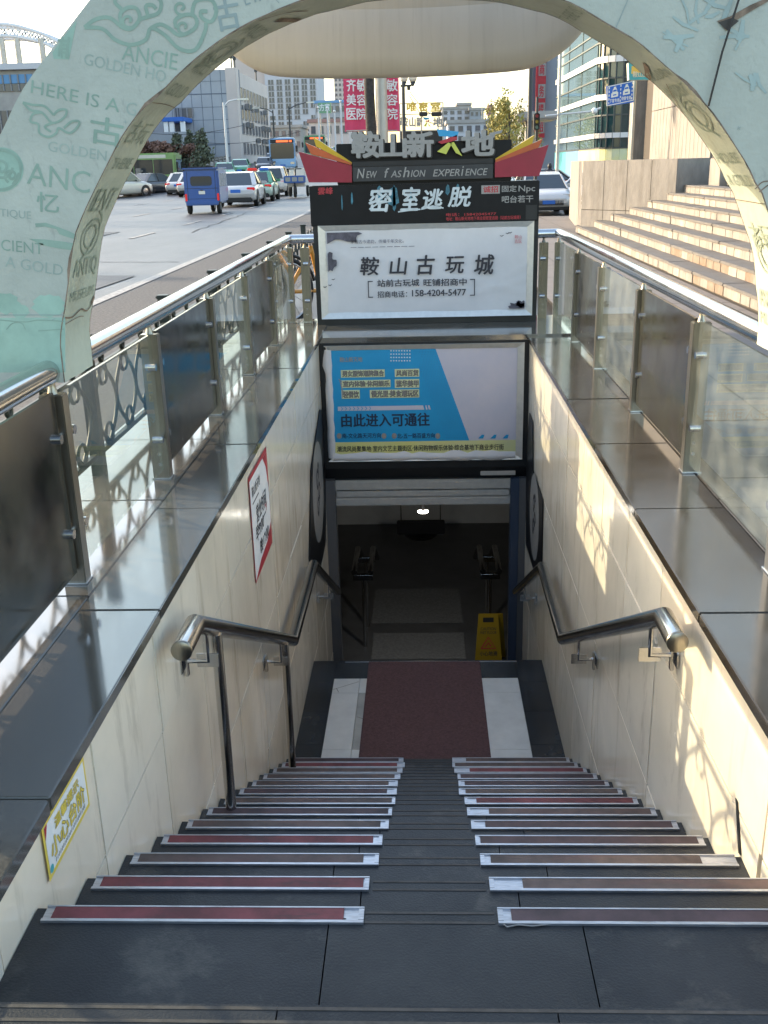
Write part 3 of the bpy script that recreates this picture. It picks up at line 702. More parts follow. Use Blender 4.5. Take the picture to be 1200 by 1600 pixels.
mb = MB(); P = pxpoly([(62,1290),(128,1180),(137,1258),(74,1382)], fr, 0, XL)
x0 = (P[0][0]+P[3][0])/2; x1 = (P[1][0]+P[2][0])/2; y1 = (P[0][1]+P[1][1])/2; y0 = (P[2][1]+P[3][1])/2
M['sticker_y'] = mat('sticker_yellow', (0.72, 0.55, 0.09), 0.5)
rect(mb, x0, x1, y0, y1, fr, .0045, 'sticker_y'); rect(mb, x0+.011, x1-.011, y0+.013, y1-.011, fr, .0052, 'white')
for (tx, a, b, c, d) in (('温馨提示', x0+.07, x1-.06, y1-.055, y1-.026), ('小心台阶', x0+.03, x1-.03, y0+.038, y0+.088)):
    write(mb, tx, fr, a+.002, b+.002, c-.0015, d-.0015, .0058, 'letter_edge', .05); write(mb, tx, fr, a, b, c, d, .0064, 'sticker_y', .03)
flat(mb, [(x0+.011, y1-.011), (x0+.03, y1-.011), (x0+.011, y1-.045)], fr, .0058, 'red')
flat(mb, [(x0+.022+.011*cos(i*.52), y0+.022+.011*sin(i*.52)) for i in range(12)], fr, .0058, 'teal')
for i in range(22): mb.ribbon([(x0+.05+i*.010, y0+.020), (x0+.055+i*.010, y0+.030)], .003, fr, .0058, 'ink_soft')
tag(mb.build('caution_sticker', loc=(XL, (x0+x1)/2, (y0+y1)/2)), 'small yellow bordered caution sticker low on the cream wall near the top steps', 'sticker')
def decal(fr, axis, poly, cy, cz, ry, rz, label):
    mb = MB(); o, ex, ey, n = fr
    P = pxpoly(poly, fr, 0, axis); mb.prism(P, fr, .0045, .010, 'black_panel')
    s = ex.y
    E_ = [(s*cy+ry*cos(2*pi*i/28), cz+rz*sin(2*pi*i/28)) for i in range(28)]
    flat(mb, E_, fr, .0112, 'letter_face')
    for k, (a, b, r_) in enumerate(((-.1, .25, .12), (.15, -.05, .10), (-.12, -.3, .11), (.1, .42, .07))):
        pts = [(s*cy+ry*(a+1.7*r_*cos(th)*(1-th/9)), cz+rz*(b+2.1*r_*sin(th)*(1-th/9))) for th in [i*.45 for i in range(16)]]
        mb.ribbon(pts, .035, fr, .0122, 'ink')
    tag(mb.build('oval_decal', loc=(axis, cy, cz)), label, 'wall panel', 'black panels with pale ovals beside the doorway')
decal(FXL(XL), XL, [(484,735),(498,640),(506,640),(508,845),(500,884),(482,880)], 6.33, -1.12, .42, .42, 'black panel with pale oval on the wall behind the red bordered poster')
decal(FXR(XR), XR, [(829,645),(834,660),(834,735),(850,780),(848,878),(836,892),(823,850),(824,700)], 6.22, -1.32, .34, .36, 'torn black panel with pale oval on the sun patched wall')

# ---- caution board on the lower floor
t = thing('wet_floor_sign', 'yellow folding caution sign standing at the bottom inside the dark doorway', 'sign', (.40, 7.95, FLOOR))
bx0, bx1, by, H = .285, .505, 7.86, .56
for sg, nm in ((-1, 'front_board'), (1, 'rear_board')):
    mb = MB(); ang = radians(11)*sg
    o = Vector(((bx0+bx1)/2+(.05 if sg > 0 else 0), 7.97, FLOOR+H)); down = Vector((0, sin(ang), -cos(ang))); n = Vector((0, -cos(ang), -sin(ang)))
    f = (o, EX, -down, n)
    mb.prism([(-.10, 0), (.10, 0), (.145, -H), (.11, -H), (.10, -H+.03), (-.10, -H+.03), (-.11, -H), (-.145, -H)], f, 0, .014, 'cyel')
    if sg < 0:
        rect(mb, -.055, .055, -.09, -.04, f, .0155, 'black')
        write(mb, 'CAUTION', f, -.08, .08, -.175, -.145, .0155, 'ink', .01); write(mb, 'WET FLOOR', f, -.085, .085, -.215, -.185, .0155, 'ink', .01)
        mb.ribbon([(-.075, -.37), (0, -.25), (.075, -.37), (-.075, -.37)], .014, f, .0155, 'red'); mb.ribbon([(-.03, -.35), (0, -.31), (.03, -.345)], .014, f, .016, 'red')
        write(mb, '小心地滑', f, -.09, .09, -.45, -.40, .0155, 'ink', .02)
    mb.build(nm, t)

# bits of string caught at the first strips
for lab, pts in (('scrap of pale string caught under the first strip on the red side', [(-.66,.268),(-.60,.262),(-.52,.266),(-.47,.258),(-.43,.268),(-.46,.263)]), ('scrap of pale string caught at the bare end of the first brown strip', [(-.09,.262),(-.075,.245),(-.05,.252),(-.02,.248),(.03,.256)])):
    mb = MB(); mb.tube([(x, y, -RIS+.004) for x, y in pts], .0016, 'letter_face', 5); tag(mb.build('string_scrap', loc=(pts[0][0], pts[0][1], -RIS)), lab, 'string', 'string scraps on the first step')
rnd = random.Random(77)
# ================================================================== sign board above the stairs (front face at y = 7.72)
KY = 7.72; F = FY(KY)
t = thing('sign_board', 'black entrance sign board with coloured fins and white banner standing over the stairwell', 'sign board', (-.21, KY, .04))
mb = MB(); mb.bbox((-1.215, KY+.02, .045), (.785, KY+.33, 1.265), 'dgrey', .006)
mb.box((-1.215, KY, .045), (-1.172, KY+.02, .925), 'dgrey'); mb.box((.745, KY, .045), (.785, KY+.02, .925), 'dgrey'); mb.box((-1.172, KY, .045), (.745, KY+.02, .10), 'dgrey')
mb.build('body', t)
mb = MB()      # mitred aluminium frame
fo = [(-1.172, .10), (.745, .10), (.745, .925), (-1.172, .925)]; fi = [(-1.100, .158), (.680, .158), (.680, .868), (-1.100, .868)]
for i in range(4):
    j = (i+1) % 4
    V = lambda p, d: Vector((p[0], KY+d, p[1]))
    mb.face([V(fo[i], -.018), V(fo[j], -.018), V(fi[j], .012), V(fi[i], .012)], 'silver')
    mb.face([V(fo[j], -.018), V(fo[i], -.018), V(fo[i], .015), V(fo[j], .015)], 'silver')
mb.build('banner_frame', t)
mb = MB()      # banner, creased cloth
nx, nz = 60, 26; X0, X1, Z0, Z1 = -1.11, .69, .15, .878
def crease(x, z):
    d = 0
    for cx, cz, a, amp in ((.69, .42, .25, .005), (.69, .30, -.22, .005), (.69, .55, .52, .004), (.2, .86, 1.1, .003), (-1.1, .2, .75, .004), (-1.1,.75,-.55,.004), (-.5,.87,-.9,.003), (.69,.2,.3,.004)):
        u = (x-cx)*cos(a)+(z-cz)*sin(a); v = -(x-cx)*sin(a)+(z-cz)*cos(a)
        d += amp*math.exp(-(v/.022)**2)*math.exp(-abs(u)/.8)
    return d+.002*sin(x*9+z*4)
vs = [(X0+(X1-X0)*i/nx, KY+.008-crease(X0+(X1-X0)*i/nx, Z0+(Z1-Z0)*j/nz), Z0+(Z1-Z0)*j/nz) for j in range(nz+1) for i in range(nx+1)]
mb.raw(vs, [(j*(nx+1)+i, j*(nx+1)+i+1, (j+1)*(nx+1)+i+1, (j+1)*(nx+1)+i) for j in range(nz) for i in range(nx)], 'banner', True)
ban = mb.build('banner', t)
mb = MB(); d = .0095
def BX(u, v): p = AY(u, v, KY); return p.x, p.z
def wbox(txt, u0, v0, u1, v1, m, bold=0, shear=0, d=None, **k):
    if d is None: d = globals()['d']
    a = BX(u0, v1); b = BX(u1, v0); c = BX(u1, v1)
    write(mb, txt, F, a[0], b[0], a[1], a[1]+(b[1]-c[1]), d, m, bold, shear, skew=0, **k)
for ch, u0, u1, v0, v1 in (('鞍', 563, 592, 401, 431), ('山', 609, 636, 402, 430), ('古', 652, 679, 398, 430), ('玩', 696, 725, 400, 428), ('城', 741, 772, 397, 430)):
    wbox(ch, u0, v0+1, u1, v1-1, 'ink', .022, .12)
wbox('站前古玩城', 590, 437, 655, 448, 'ink', .02); wbox('旺铺招商中', 662, 436, 729, 447, 'ink', .02)
wbox('招商电话：', 590, 455, 636, 465, 'ink', .012); wbox('158-4204-5477', 644, 453, 728, 463, 'ink', .02)
wbox('承载古今遗韵，传播千年文化。', 548, 375, 631, 381, 'ink_soft'); 
a = BX(548, 387); b = BX(650, 386)
for i in range(9): rect(mb, a[0]+i*(b[0]-a[0])/9, a[0]+(i+.8)*(b[0]-a[0])/9, a[1], a[1]+.004, F, d, 'ink_soft')
for s in (-1, 1):     # brackets
    xx = BX(575, 450)[0] if s < 0 else BX(742, 450)[0]; y0 = BX(575, 465)[1]; y1 = BX(575, 439)[1]; w = .045*(-s)
    rect(mb, min(xx, xx+.008*-s), max(xx, xx+.008*-s), y0, y1, F, d, 'ink')
    for yy in (y0, y1-.008): rect(mb, min(xx, xx+w), max(xx, xx+w), yy, yy+.008, F, d, 'ink')
def blot(cx, cz, rx, rz, m, seed, n=26, clip=None):
    rnd = random.Random(seed); pts = []
    for i in range(n):
        k = 1+rnd.uniform(-.28, .28); x = cx+rx*k*cos(2*pi*i/n); z = cz+rz*k*sin(2*pi*i/n)
        pts.append((min(max(x, -1.095), .676), min(max(z, .162), .864)))
    flat(mb, pts, F, d, m)
blot(-1.00, .87, .24, .09, 'ink_soft', 1); blot(-1.09, .60, .06, .09, 'ink_soft', 2); blot(.63, .165, .09, .06, 'ink_soft', 3); blot(.645, .20, .05, .03, 'ink_soft', 5)
for u, v in ((508, 449), (516, 446), (521, 437), (784, 369), (793, 365), (797, 364)):
    x, z_ = BX(u, v); mb.ribbon([(x-.016, z_+.006), (x, z_), (x+.016, z_+.009)], .007, F, d, 'ink', True)
a = BX(804, 380); b = BX(815, 367)
M['seal'] = mat('faded_seal_red', (0.55, 0.22, 0.22), 0.6)
write(mb, '鞍山', F, a[0], b[0], (a[1]+b[1])/2+.004, b[1], d, 'seal', .02); write(mb, '古玩', F, a[0], b[0], a[1], (a[1]+b[1])/2, d, 'seal', .02)
mb.build('banner_print', t)
# middle black panel
mb = MB(); mb.bbox((-1.232, KY-.012, .922), (.784, KY+.05, 1.262), 'black_panel', .004); mb.build('upper_panel', t)
mb = MB(); d = .0135
M['stroke'] = mat('brush_silver', (0.52, 0.56, 0.57), 0.5, var=0.15, scale=20); M['tealglow'] = mat('teal_smear', (0.04, 0.15, 0.20), 0.5, var=0.5, scale=18)
for u0, u1, v0, v1 in ((588, 598, 290, 318), (606, 624, 292, 322), (613, 619, 289, 330), (548, 552, 300, 320), (533, 536, 304, 329), (696, 703, 288, 305), (712, 718, 287, 300), (640, 644, 292, 312)):
    x0, y1 = BX(u0, v0); x1, y0 = BX(u1, v1)
    w_ = x1-x0; flat(mb, [(x0, y0+.02), (x0+.5*w_, y0), (x1, y0+.03), (x0+.8*w_, y1-.01), (x0+.5*w_, y1), (x0+.15*w_, y1-.02)], F, d, 'tealglow')
d2 = .0142
for ch, u0, u1, v0, v1 in (('密', 577, 612, 294, 331), ('室', 626, 656, 293, 329), ('逃', 659, 692, 296, 327), ('脱', 700, 736, 292, 323)):
    wbox(ch, u0, v0, u1, v1, 'stroke', .028, .18, d=d2)
for pts in (((577,327),(590,318),(612,314)), ((622,331),(640,328),(657,327)), ((658,327),(676,322),(693,325))):
    mb.ribbon([BX(*p) for p in pts], .016, F, d2, 'stroke', True)
wbox('雲峰', 497, 293, 520, 304, 'red', .02, .1)
a = BX(752, 303); b = BX(781, 289); rect(mb, a[0], b[0], a[1], b[1], F, d, 'letter_face'); wbox('诚招', 755, 291, 778, 301, 'red', .03, d=d2)
wbox('固定', 784, 290, 807, 300, 'letter_face', .02); wbox('Npc', 810, 290, 836, 302, 'letter_face', .012); wbox('吧台若干', 784, 306, 833, 317, 'letter_face', .02)
wbox('电话：15842045477', 697, 333, 775, 338, 'red', .01); wbox('地址：鞍山新天地地下商业街密室逃脱（站前古玩城旁）', 697, 339, 813, 345, 'red', .01)
a = BX(821, 345); b = BX(839, 320); rect(mb, a[0], b[0], a[1]+.01, b[1], F, d, 'dgrey')
mb.build('panel_print', t)
# header with english line
mb = MB(); mb.bbox((-.985, KY+.02, 1.265), (.54, KY+.20, 1.605), 'black_panel', .005); mb.bbox((-.845, KY-.02, 1.29), (.378, KY+.02, 1.41), 'dgrey2', .004)
mb.bbox((-.845, KY-.012, 1.412), (.378, KY+.02, 1.455), 'dgrey', .004); mb.build('header', t)
mb = MB()
x = BX(558, 276)[0]; x1 = BX(764, 272)[0]; z0 = BX(660, 276)[1]; hh = .078
segs = [('N', 1.0, .062), ('EW', .72, .085), (' ', 0, .035), ('f', 1.0, .038), ('AS', .72, .085), ('h', 1.05, .05), ('ION', .72, .115), (' ', 0, .035), ('EXPER', .72, .21), ('i', 1.0, .02), ('ENCE', .72, .175)]
tot = sum(s[2] for s in segs)+.012*len(segs); k = (x1-x)/tot
for s_, h_, w_ in segs:
    if s_ != ' ': write(mb, s_, F, x, x+w_*k, z0, z0+hh*h_, .0225, 'letter_face', .012, .22, depth=.006)
    x += (w_+.012)*k
mb.build('english_lettering', t)
mb = MB(); dd = .035
for ch, u0, u1, v0, v1 in (('鞍', 551, 591, 206, 246), ('山', 594, 634, 210, 246), ('新', 637, 676, 206, 245), ('地', 722, 771, 204, 243)):
    a = BX(u0, v1); b = BX(u1, v0)
    write(mb, ch, F, a[0]+.008, b[0]+.008, a[1]-.004, b[1]-.004, dd-.012, 'letter_edge', .075, 0, depth=.022)
    write(mb, ch, F, a[0], b[0], a[1], b[1], dd, 'letter_face', .05, 0, depth=.03, edge='letter_edge')
for poly in ([(548,207),(556,213),(566,214),(564,217),(552,218)], [(765,208),(785,203),(783,208),(773,210),(772,215),(766,216)]):
    mb.prism(pxpoly(poly, F, 1, KY), F, .0, dd, 'letter_face', 'letter_edge')
for poly, m in (([(682,202),(717,206),(714,214),(686,213)], 'blue_fin'), ([(684,222),(714,211),(714,219),(690,225)], 'red'), ([(683,237),(700,223),(706,224),(697,241)], 'lime'), ([(703,224),(709,222),(722,244),(712,239)], 'lime')):
    mb.prism(pxpoly(poly, F, 1, KY), F, .0, dd+.004, m, 'letter_edge')
mb.build('raised_lettering', t)
for side, sets in ((-1, (('crimson', [(467,237),(550,259),(550,285),(483,285)], 0), ('orange', [(477,223),(549,255),(549,258),(486,241)], .014), ('yellow', [(489,214),(502,222),(550,254),(549,257),(494,229)], .028))),
                   (1, (('crimson', [(857,226),(773,254),(773,277),(842,275)], 0), ('orange', [(848,217),(774,250),(774,254),(841,231)], .014), ('yellow', [(835,211),(822,219),(774,248),(774,252),(832,224)], .028)))):
    for m, poly, back in sets:
        mb = MB(); P = pxpoly(poly, F, 1, KY); mb.prism(P, F, -.05-back*1.6, .022-back, m, m)
        P2 = P[:]; mb.build('fin', t, bevel=.003)

# ================================================================== light box hung below the slab (face y = 6.98)
LY = 6.98; F = FY(LY)
t = thing('light_box', 'unlit light box with torn blue and yellow banner hanging over the doorway', 'light box', (-.24, LY, -.5))
mb = MB(); D = .26
mb.box((-1.130, LY, -1.045), (-1.094, LY+D, -.02), 'dgrey'); mb.box((.610, LY, -1.045), (.65, LY+D, -.02), 'dgrey')
mb.box((-1.130, LY, -.02), (.65, LY+D, .0), 'dgrey'); mb.box((-1.094, LY+.03, -1.045), (.61, LY+D, -.02), 'dgrey'); 
mb.prism([(LY, -1.045), (LY+.0, -1.115), (LY+.10, -1.235), (LY+D, -1.235), (LY+D, -1.045)], (Vector((-1.13, 0, 0)), EY, EZ, EX), 0, 1.78, 'dgrey')
mb.build('box', t)
mb = MB()
fo = [(-1.094, -1.045), (.610, -1.045), (.610, -.022), (-1.094, -.022)]; fi = [(-1.052, -1.008), (.552, -1.008), (.552, -.062), (-1.052, -.062)]
for i in range(4):
    j = (i+1) % 4; V = lambda p, d: Vector((p[0], LY+d, p[1]))
    if i == 3: continue
    mb.face([V(fo[i], -.02), V(fo[j], -.02), V(fi[j], -.004), V(fi[i], -.004)], 'silver'); mb.face([V(fo[j], -.02), V(fo[i], -.02), V(fo[i], .0), V(fo[j], .0)], 'silver')
mb.face([Vector((fo[3][0]+.02, LY-.02, -.022)), Vector((fo[3][0]+.02, LY-.02, -.3)), Vector((fi[3][0], LY, -.3)), Vector((fi[3][0], LY, -.062))], 'silver')
mb.build('banner_frame', t)
mb = MB(); d = .001
rect(mb, -1.06, .56, -1.012, -.055, F, d-.004, 'lilac')
flat(mb, [(-1.06, -.055), (-.145, -.055), (.148, -.872), (-1.06, -.872)], F, d, 'cyan'); rect(mb, -1.06, .56, -1.012, -.872, F, d+.001, 'paleyel')
mb.build('banner', t)
# curled torn edge of the banner
mb = MB(); pr = []
rnd = random.Random(4)
for k in range(15):
    z_ = -.055-.96*k/14; w_ = .036+.02*rnd.random()+(.03 if k in (1,2) else 0); pr.append([(-1.068-w_*.5, -.006, z_), (-1.062-.3*w_, -.028, z_+.004), (-1.045, -.024-.008*rnd.random(), z_), (-1.036+.01*rnd.random(), -.002, z_)])
mb.raw([(p[0], LY+p[1], p[2]) for r_ in pr for p in r_], [(i*4+j, (i+1)*4+j, (i+1)*4+j+1, i*4+j+1) for i in range(14) for j in range(3)], 'banner', True)
pr = []
for k in range(24):
    x_ = -1.05+1.6*k/23; w_ = .022+.02*rnd.random(); pr.append([(x_, -.002, -.985+.9*w_*rnd.random()), (x_, -.022, -1.008), (x_, -.02, -1.008-w_), (x_, -.003, -1.012-w_)])
mb.raw([(p[0], LY+p[1], p[2]) for r_ in pr for p in r_], [(i*4+j, i*4+j+1, (i+1)*4+j+1, (i+1)*4+j) for i in range(23) for j in range(3)], 'banner', True)
mb.build('curled_edge', t)
mb = MB(); d = .0035
def BX(u, v): p = AY(u, v, LY); return p.x, p.z
for i in range(8):
    for j in range(4):
        x, z_ = BX(611+i*4.2, 548+j*5.2); flat(mb, [(x+.0065*cos(k*1.05), z_+.0065*sin(k*1.05)) for k in range(6)], F, d, 'white')
for j in range(38):
    z_ = -.068-j*.021
    xe = -.145+(.293)*((-.055-z_)/.817)
    n_ = 6 if j < 6 else 8
    for i in range(n_):
        x = xe-.012-i*.024-(.012 if j % 2 else 0); s_ = .0055
        flat(mb, [(x-s_, z_), (x, z_-s_), (x+s_, z_), (x, z_+s_)], F, d, 'cyan_d')
wbox('鞍山新天地', 531, 558, 566, 566, 'letter_face', .02)
rows = [('男女服饰潮牌集合', 534, 600, 577, 590), ('风尚百货', 618, 654, 576, 589), ('室内体验·休闲娱乐', 535, 609, 593, 606), ('繁华美甲', 618, 654, 592, 606), ('轻餐饮', 535, 561, 609, 623), ('慢光里·美食潮玩区', 579, 654, 608, 622)]
for tx, u0, u1, v0, v1 in rows:
    a = BX(u0-1, v1); b = BX(u1+1, v0); rect(mb, a[0], b[0], a[1], b[1], F, d, 'cream_lbl')
    wbox(tx, u0+1.4, v0+2.4, u1-.6, v1-1.6, 'letter_edge', .05, d=d+.001); wbox(tx, u0+1, v0+2, u1-1, v1-2, 'letter_face', .012, d=d+.002)
for i in range(7):
    a = BX(528+i*2.0, 595+i*.5); b = BX(535+i*.7, 615); mb.ribbon([(BX(529+i*1.2, 592+3*i)), (BX(535, 597+4.2*i))], .005, F, d, 'letter_face')
a = BX(528, 642); b = BX(672, 633)
flat(mb, [(a[0], a[1]), (b[0]-.05, a[1]), (b[0]-.06, b[1]), (a[0], b[1])], F, d, 'lilac'); flat(mb, [(b[0]-.035, a[1]), (b[0]-.022, a[1]), (b[0]-.03, b[1]), (b[0]-.043, b[1])], F, d, 'lilac'); flat(mb, [(b[0]-.012, a[1]), (b[0]+.006, a[1]), (b[0]-.005, b[1]), (b[0]-.02, b[1])], F, d, 'lilac')
for i in range(8):
    x = a[0]+.03+i*.035; zc = (a[1]+b[1])/2; mb.ribbon([(x, zc+.015), (x+.012, zc), (x, zc-.015)], .006, F, d+.001, 'cyan')
M['navy'] = mat('navy_letter', (0.012, 0.03, 0.07), 0.5)
wbox('由此进入可通往', 534, 647, 671, 667, 'navy', .03)
for u in (530, 600, 616, 684):
    x, z_ = BX(u, 681); flat(mb, [(x+.022*cos(k*.52), z_+.026*sin(k*.52)) for k in range(12)], F, d, 'letter_face')
wbox('南-文化路天河方向', 535, 677, 595, 685, 'navy', .012); wbox('北-五一路百盛方向', 621, 677, 679, 685, 'navy', .012)
wbox('潮流风尚聚集地·室内文艺主题街区·休闲购物娱乐体验·综合基地下商业步行街', 527, 697, 787, 706, 'ink', .015, d=.006)
for u in (751, 770, 789):
    P = [BX(u-4, 685), BX(u+4, 685), BX(u+6, 679), BX(u+2, 679)]; flat(mb, P, F, d, 'cyan')
mb.build('banner_print', t)
mb = MB(); a = BX(751, 745); b = BX(806, 738); mb.bbox((a[0], LY+.035, -1.205), (b[0], LY+.06, -1.165), 'silver', .003); mb.build('vent_plate', t)

# roller shutter in the doorway
t = thing('roller_shutter', 'pale roller shutter rolled up above the dark doorway', 'shutter', (-.24, 7.05, -1.4))
mb = MB()
for k in range(3):
    z0 = -1.49+k*.077; mb.bbox((-1.050, 7.06-.006*(k % 2), z0), (.518, 7.085, z0+.072), 'silver', .008)
mb.box((-1.05, 7.062, -1.49), (.518, 7.075, -1.25), 'silver'); mb.build('slats', t)
M['jamb'] = mat('grey_door_jamb', (0.13, 0.13, 0.135), 0.45, 0.2); M['jamb_b'] = mat('blue_grey_door_jamb', (0.055, 0.075, 0.12), 0.4, 0.2)
mb = MB(); mb.bbox((XL-.01, 7.0, FLOOR), (-1.05, 7.12, -1.235), 'jamb', .006); mb.build('guide_rail', t)
mb = MB(); mb.bbox((.518, 7.0, FLOOR), (.595, 7.12, -1.235), 'jamb_b', .006); mb.box((.596, 7.01, FLOOR), (XR+.01, 7.12, -1.235), 'jamb'); mb.build('guide_rail', t)

# ================================================================== printed arch over the top of the stairs
AF, AB = 1.70, 2.00
inner = [(-1.427,.765),(-1.424,.90),(-1.382,1.067),(-1.328,1.248),(-1.227,1.414),(-1.133,1.544),(-1.03,1.635),(-.897,1.74),(-.723,1.828),(-.50,1.895),(-.26,1.918),(-.03,1.900),(.173,1.856),(.325,1.775),(.461,1.687),(.568,1.596),(.638,1.519),(.708,1.430),(.77,1.335),(.811,1.262),(.869,1.123),(.892,1.015),(.913,.90),(.917,.80)]
def smooth(P, n):
    out = []
    for i in range(len(P)-1):
        p0 = P[max(i-1,0)]; p1 = P[i]; p2 = P[i+1]; p3 = P[min(i+2,len(P)-1)]
        for k in range(n):
            u = k/n
            out.append(tuple(.5*((2*p1[a])+(-p0[a]+p2[a])*u+(2*p0[a]-5*p1[a]+4*p2[a]-p3[a])*u*u+(-p0[a]+3*p1[a]-3*p2[a]+p3[a])*u**3) for a in (0, 1)))
    out.append(P[-1]); return out
inner = smooth(inner, 3)
rnd = random.Random(3); inner = [(x+rnd.uniform(-.003,.003), z_+rnd.uniform(-.003,.003)) for x, z_ in inner]
outL = [(-1.62,.765),(-1.63,.95),(-1.61,1.20),(-1.575,1.42),(-1.531,1.532),(-1.454,1.646),(-1.385,1.722),(-1.296,1.81),(-1.209,1.896),(-1.05,2.05),(-.85,2.20),(-.6,2.30),(-.26,2.35)]
outR = [(.1,2.33),(.4,2.24),(.7,2.08),(.95,1.86),(1.15,1.58),(1.27,1.25),(1.32,.95),(1.33,.80)]
outL[0] = (-1.80,.765); outL[1] = (-1.79,.95); outL[2] = (-1.74,1.20); outL[3] = (-1.62,1.41)
outer = smooth(outL+outR, 3)
t = thing('printed_arch', 'curved arch board printed with faded green clouds and lettering spanning the top of the stairs', 'arch', (-.25, 1.85, .78))
def resample(P, n):
    d = [0]
    for a, b in zip(P[:-1], P[1:]): d.append(d[-1]+math.hypot(b[0]-a[0], b[1]-a[1]))
    out = []; j = 0
    for i in range(n):
        s = d[-1]*i/(n-1)
        while j < len(d)-2 and d[j+1] < s: j += 1
        u = (s-d[j])/max(d[j+1]-d[j], 1e-9); out.append((P[j][0]+(P[j+1][0]-P[j][0])*u, P[j][1]+(P[j+1][1]-P[j][1])*u))
    return out, d[-1]
NI = 90
I, ILEN = resample(inner, NI); O, _ = resample(outer, NI)
mb = MB()
def V3(p, y): return Vector((p[0], y, p[1]))
for i in range(NI-1):
    mb.face([V3(I[i+1], AF), V3(I[i], AF), V3(O[i], AF), V3(O[i+1], AF)], 'arch'); mb.face([V3(I[i], AB), V3(I[i+1], AB), V3(O[i+1], AB), V3(O[i], AB)], 'arch')
    mb.face([V3(O[i], AF), V3(O[i], AB), V3(O[i+1], AB), V3(O[i+1], AF)], 'arch')
mb.face([V3(I[0], AF), V3(I[0], AB), V3(O[0], AB), V3(O[0], AF)], 'arch'); mb.face([V3(O[-1], AF), V3(O[-1], AB), V3(I[-1], AB), V3(I[-1], AF)], 'arch')
mb.build('arch_board', t)
mb = MB()
nw = 5; vs = []
for i in range(NI):
    for j in range(nw+1):
        w_ = .0015*sin(i*.9+j*1.7); vs.append((I[i][0]*(1) , AF+(AB-AF)*j/nw, I[i][1]+w_*(0 if j in (0, nw) else 1)))
mb.raw(vs, [(i*(nw+1)+j, (i+1)*(nw+1)+j, (i+1)*(nw+1)+j+1, i*(nw+1)+j+1) for i in range(NI-1) for j in range(nw)], 'arch_in', True)
mb.build('inner_lining', t)
mb = MB()       # worn edges of the board
rnd = random.Random(8); wd = [.0015+.004*rnd.random()**2 for _ in range(NI)]; wd = [(wd[max(i-1,0)]+wd[i]+wd[min(i+1,NI-1)])/3 for i in range(NI)]
for i in (9, 10, 23, 24, 39, 40, 41, 66, 67): wd[i] += .006
def nrm(i):
    a, b = I[max(i-1, 0)], I[min(i+1, NI-1)]; return Vector((b[1]-a[1], 0, -(b[0]-a[0]))).normalized()
for yy in (AF-.0012, AB+.0012):
    for i in range(NI-1):
        p, q_ = V3(I[i], yy), V3(I[i+1], yy); na, nb_ = nrm(i), nrm(i+1)
        P_ = [p+na*.001, q_+nb_*.001, q_-nb_*wd[i+1], p-na*wd[i]]; mb.face(P_ if yy < AB else P_[::-1], 'arch_edge')
mb.build('torn_edge', t)
# print on the front of the board
F = FY(AF); mb = MB(); d = .0009
def W_(tx, p0, p1, h, m='print1', b=.0): wpx(mb, tx, F, 1, AF, p0, p1, h, d, m, b)
pxm = (CAM-Vector((-1.3, AF, 1.4))).length/F_PX
W_('ANCIE', (190, 93), (276, 110), 21*pxm); W_('GOLDEN HO', (131, 101), (258, 129), 15*pxm, 'print2'); W_('HERE IS A', (48, 145), (186, 176), 17*pxm)
W_('G', (196, 178), (212, 182), 17*pxm, 'print2'); W_('GOLDEN', (75, 236), (166, 252), 14*pxm, 'print2'); W_('ANC', (42, 287), (140, 303), 30*pxm)
W_('TIQUE', (0, 340), (49, 345), 13*pxm, 'print2'); W_('CIENT', (2, 391), (68, 398), 16*pxm); W_('A GOLD', (8, 417), (98, 431), 16*pxm, 'print2')
W_('INK', (398, 4), (446, -8), 16*pxm, 'print3'); W_('E', (384, 9), (392, 6), 16*pxm, 'print3')
def glyph(tx, u0, v0, u1, v1, m, rot=0.0, b=.03):
    wpx(mb, tx, F, 1, AF, (u0, v1), (u1, v1+rot*(u1-u0)), (v1-v0)*pxm, d, m, b)
glyph('古', 140, 186, 190, 222, 'print1', .18, .02); glyph('忆', 58, 303, 92, 330, 'print1', .1, .02); glyph('古', 341, 12, 378, 50, 'print3', -.18, .02); glyph('有', 92, 64, 110, 90, 'print1', .05)
def strokes(lines, w, m):
    for l in lines: mb.ribbon(pxpoly(smooth(l, 4), F, 1, AF), w, F, d, m)
def spiral(cx, cy, r0, turns, a0, sg=1, n=22): return [(cx+r0*(1-.85*k/n)*cos(a0+sg*turns*2*pi*k/n), cy+r0*(1-.85*k/n)*sin(a0+sg*turns*2*pi*k/n)) for k in range(n+1)]
strokes([[(132,43),(150,30),(172,28),(190,42),(205,45),(218,30),(214,14),(200,12),(188,22),(190,38)],
         [(132,43),(160,45),(180,62),(205,70),(228,62),(236,44),(258,55),(280,76),(305,78),(320,50),(322,36)],
         [(236,44),(250,38),(264,44),(280,55),(300,48),(308,36),(302,24),(286,24),(274,32),(276,44)],
         [(190,14),(180,4),(182,-6)], [(218,30),(232,26),(248,20),(252,4),(244,-6)], [(232,26),(228,10),(238,8),(244,14)], [(300,24),(306,2),(330,0),(338,18),(330,34),(316,28),(314,18),(324,18)]], .011, 'print1')
strokes([spiral(201, 32, 13, 1.1, .3), spiral(287, 42, 13, 1.1, .3), spiral(283, 12, 12, 1.1, 1.0)], .008, 'print1')
strokes([[(36,160),(48,172),(66,176),(82,192),(100,184),(104,172),(92,172),(84,180)], [(36,160),(52,164),(70,166),(84,180)], [(66,176),(52,178),(48,190),(60,194),(62,208),(76,214),(88,208),(92,200),(108,208),(120,200),(124,190),(112,190),(100,200)], [(82,192),(70,198),(80,206)]], .007, 'print1')
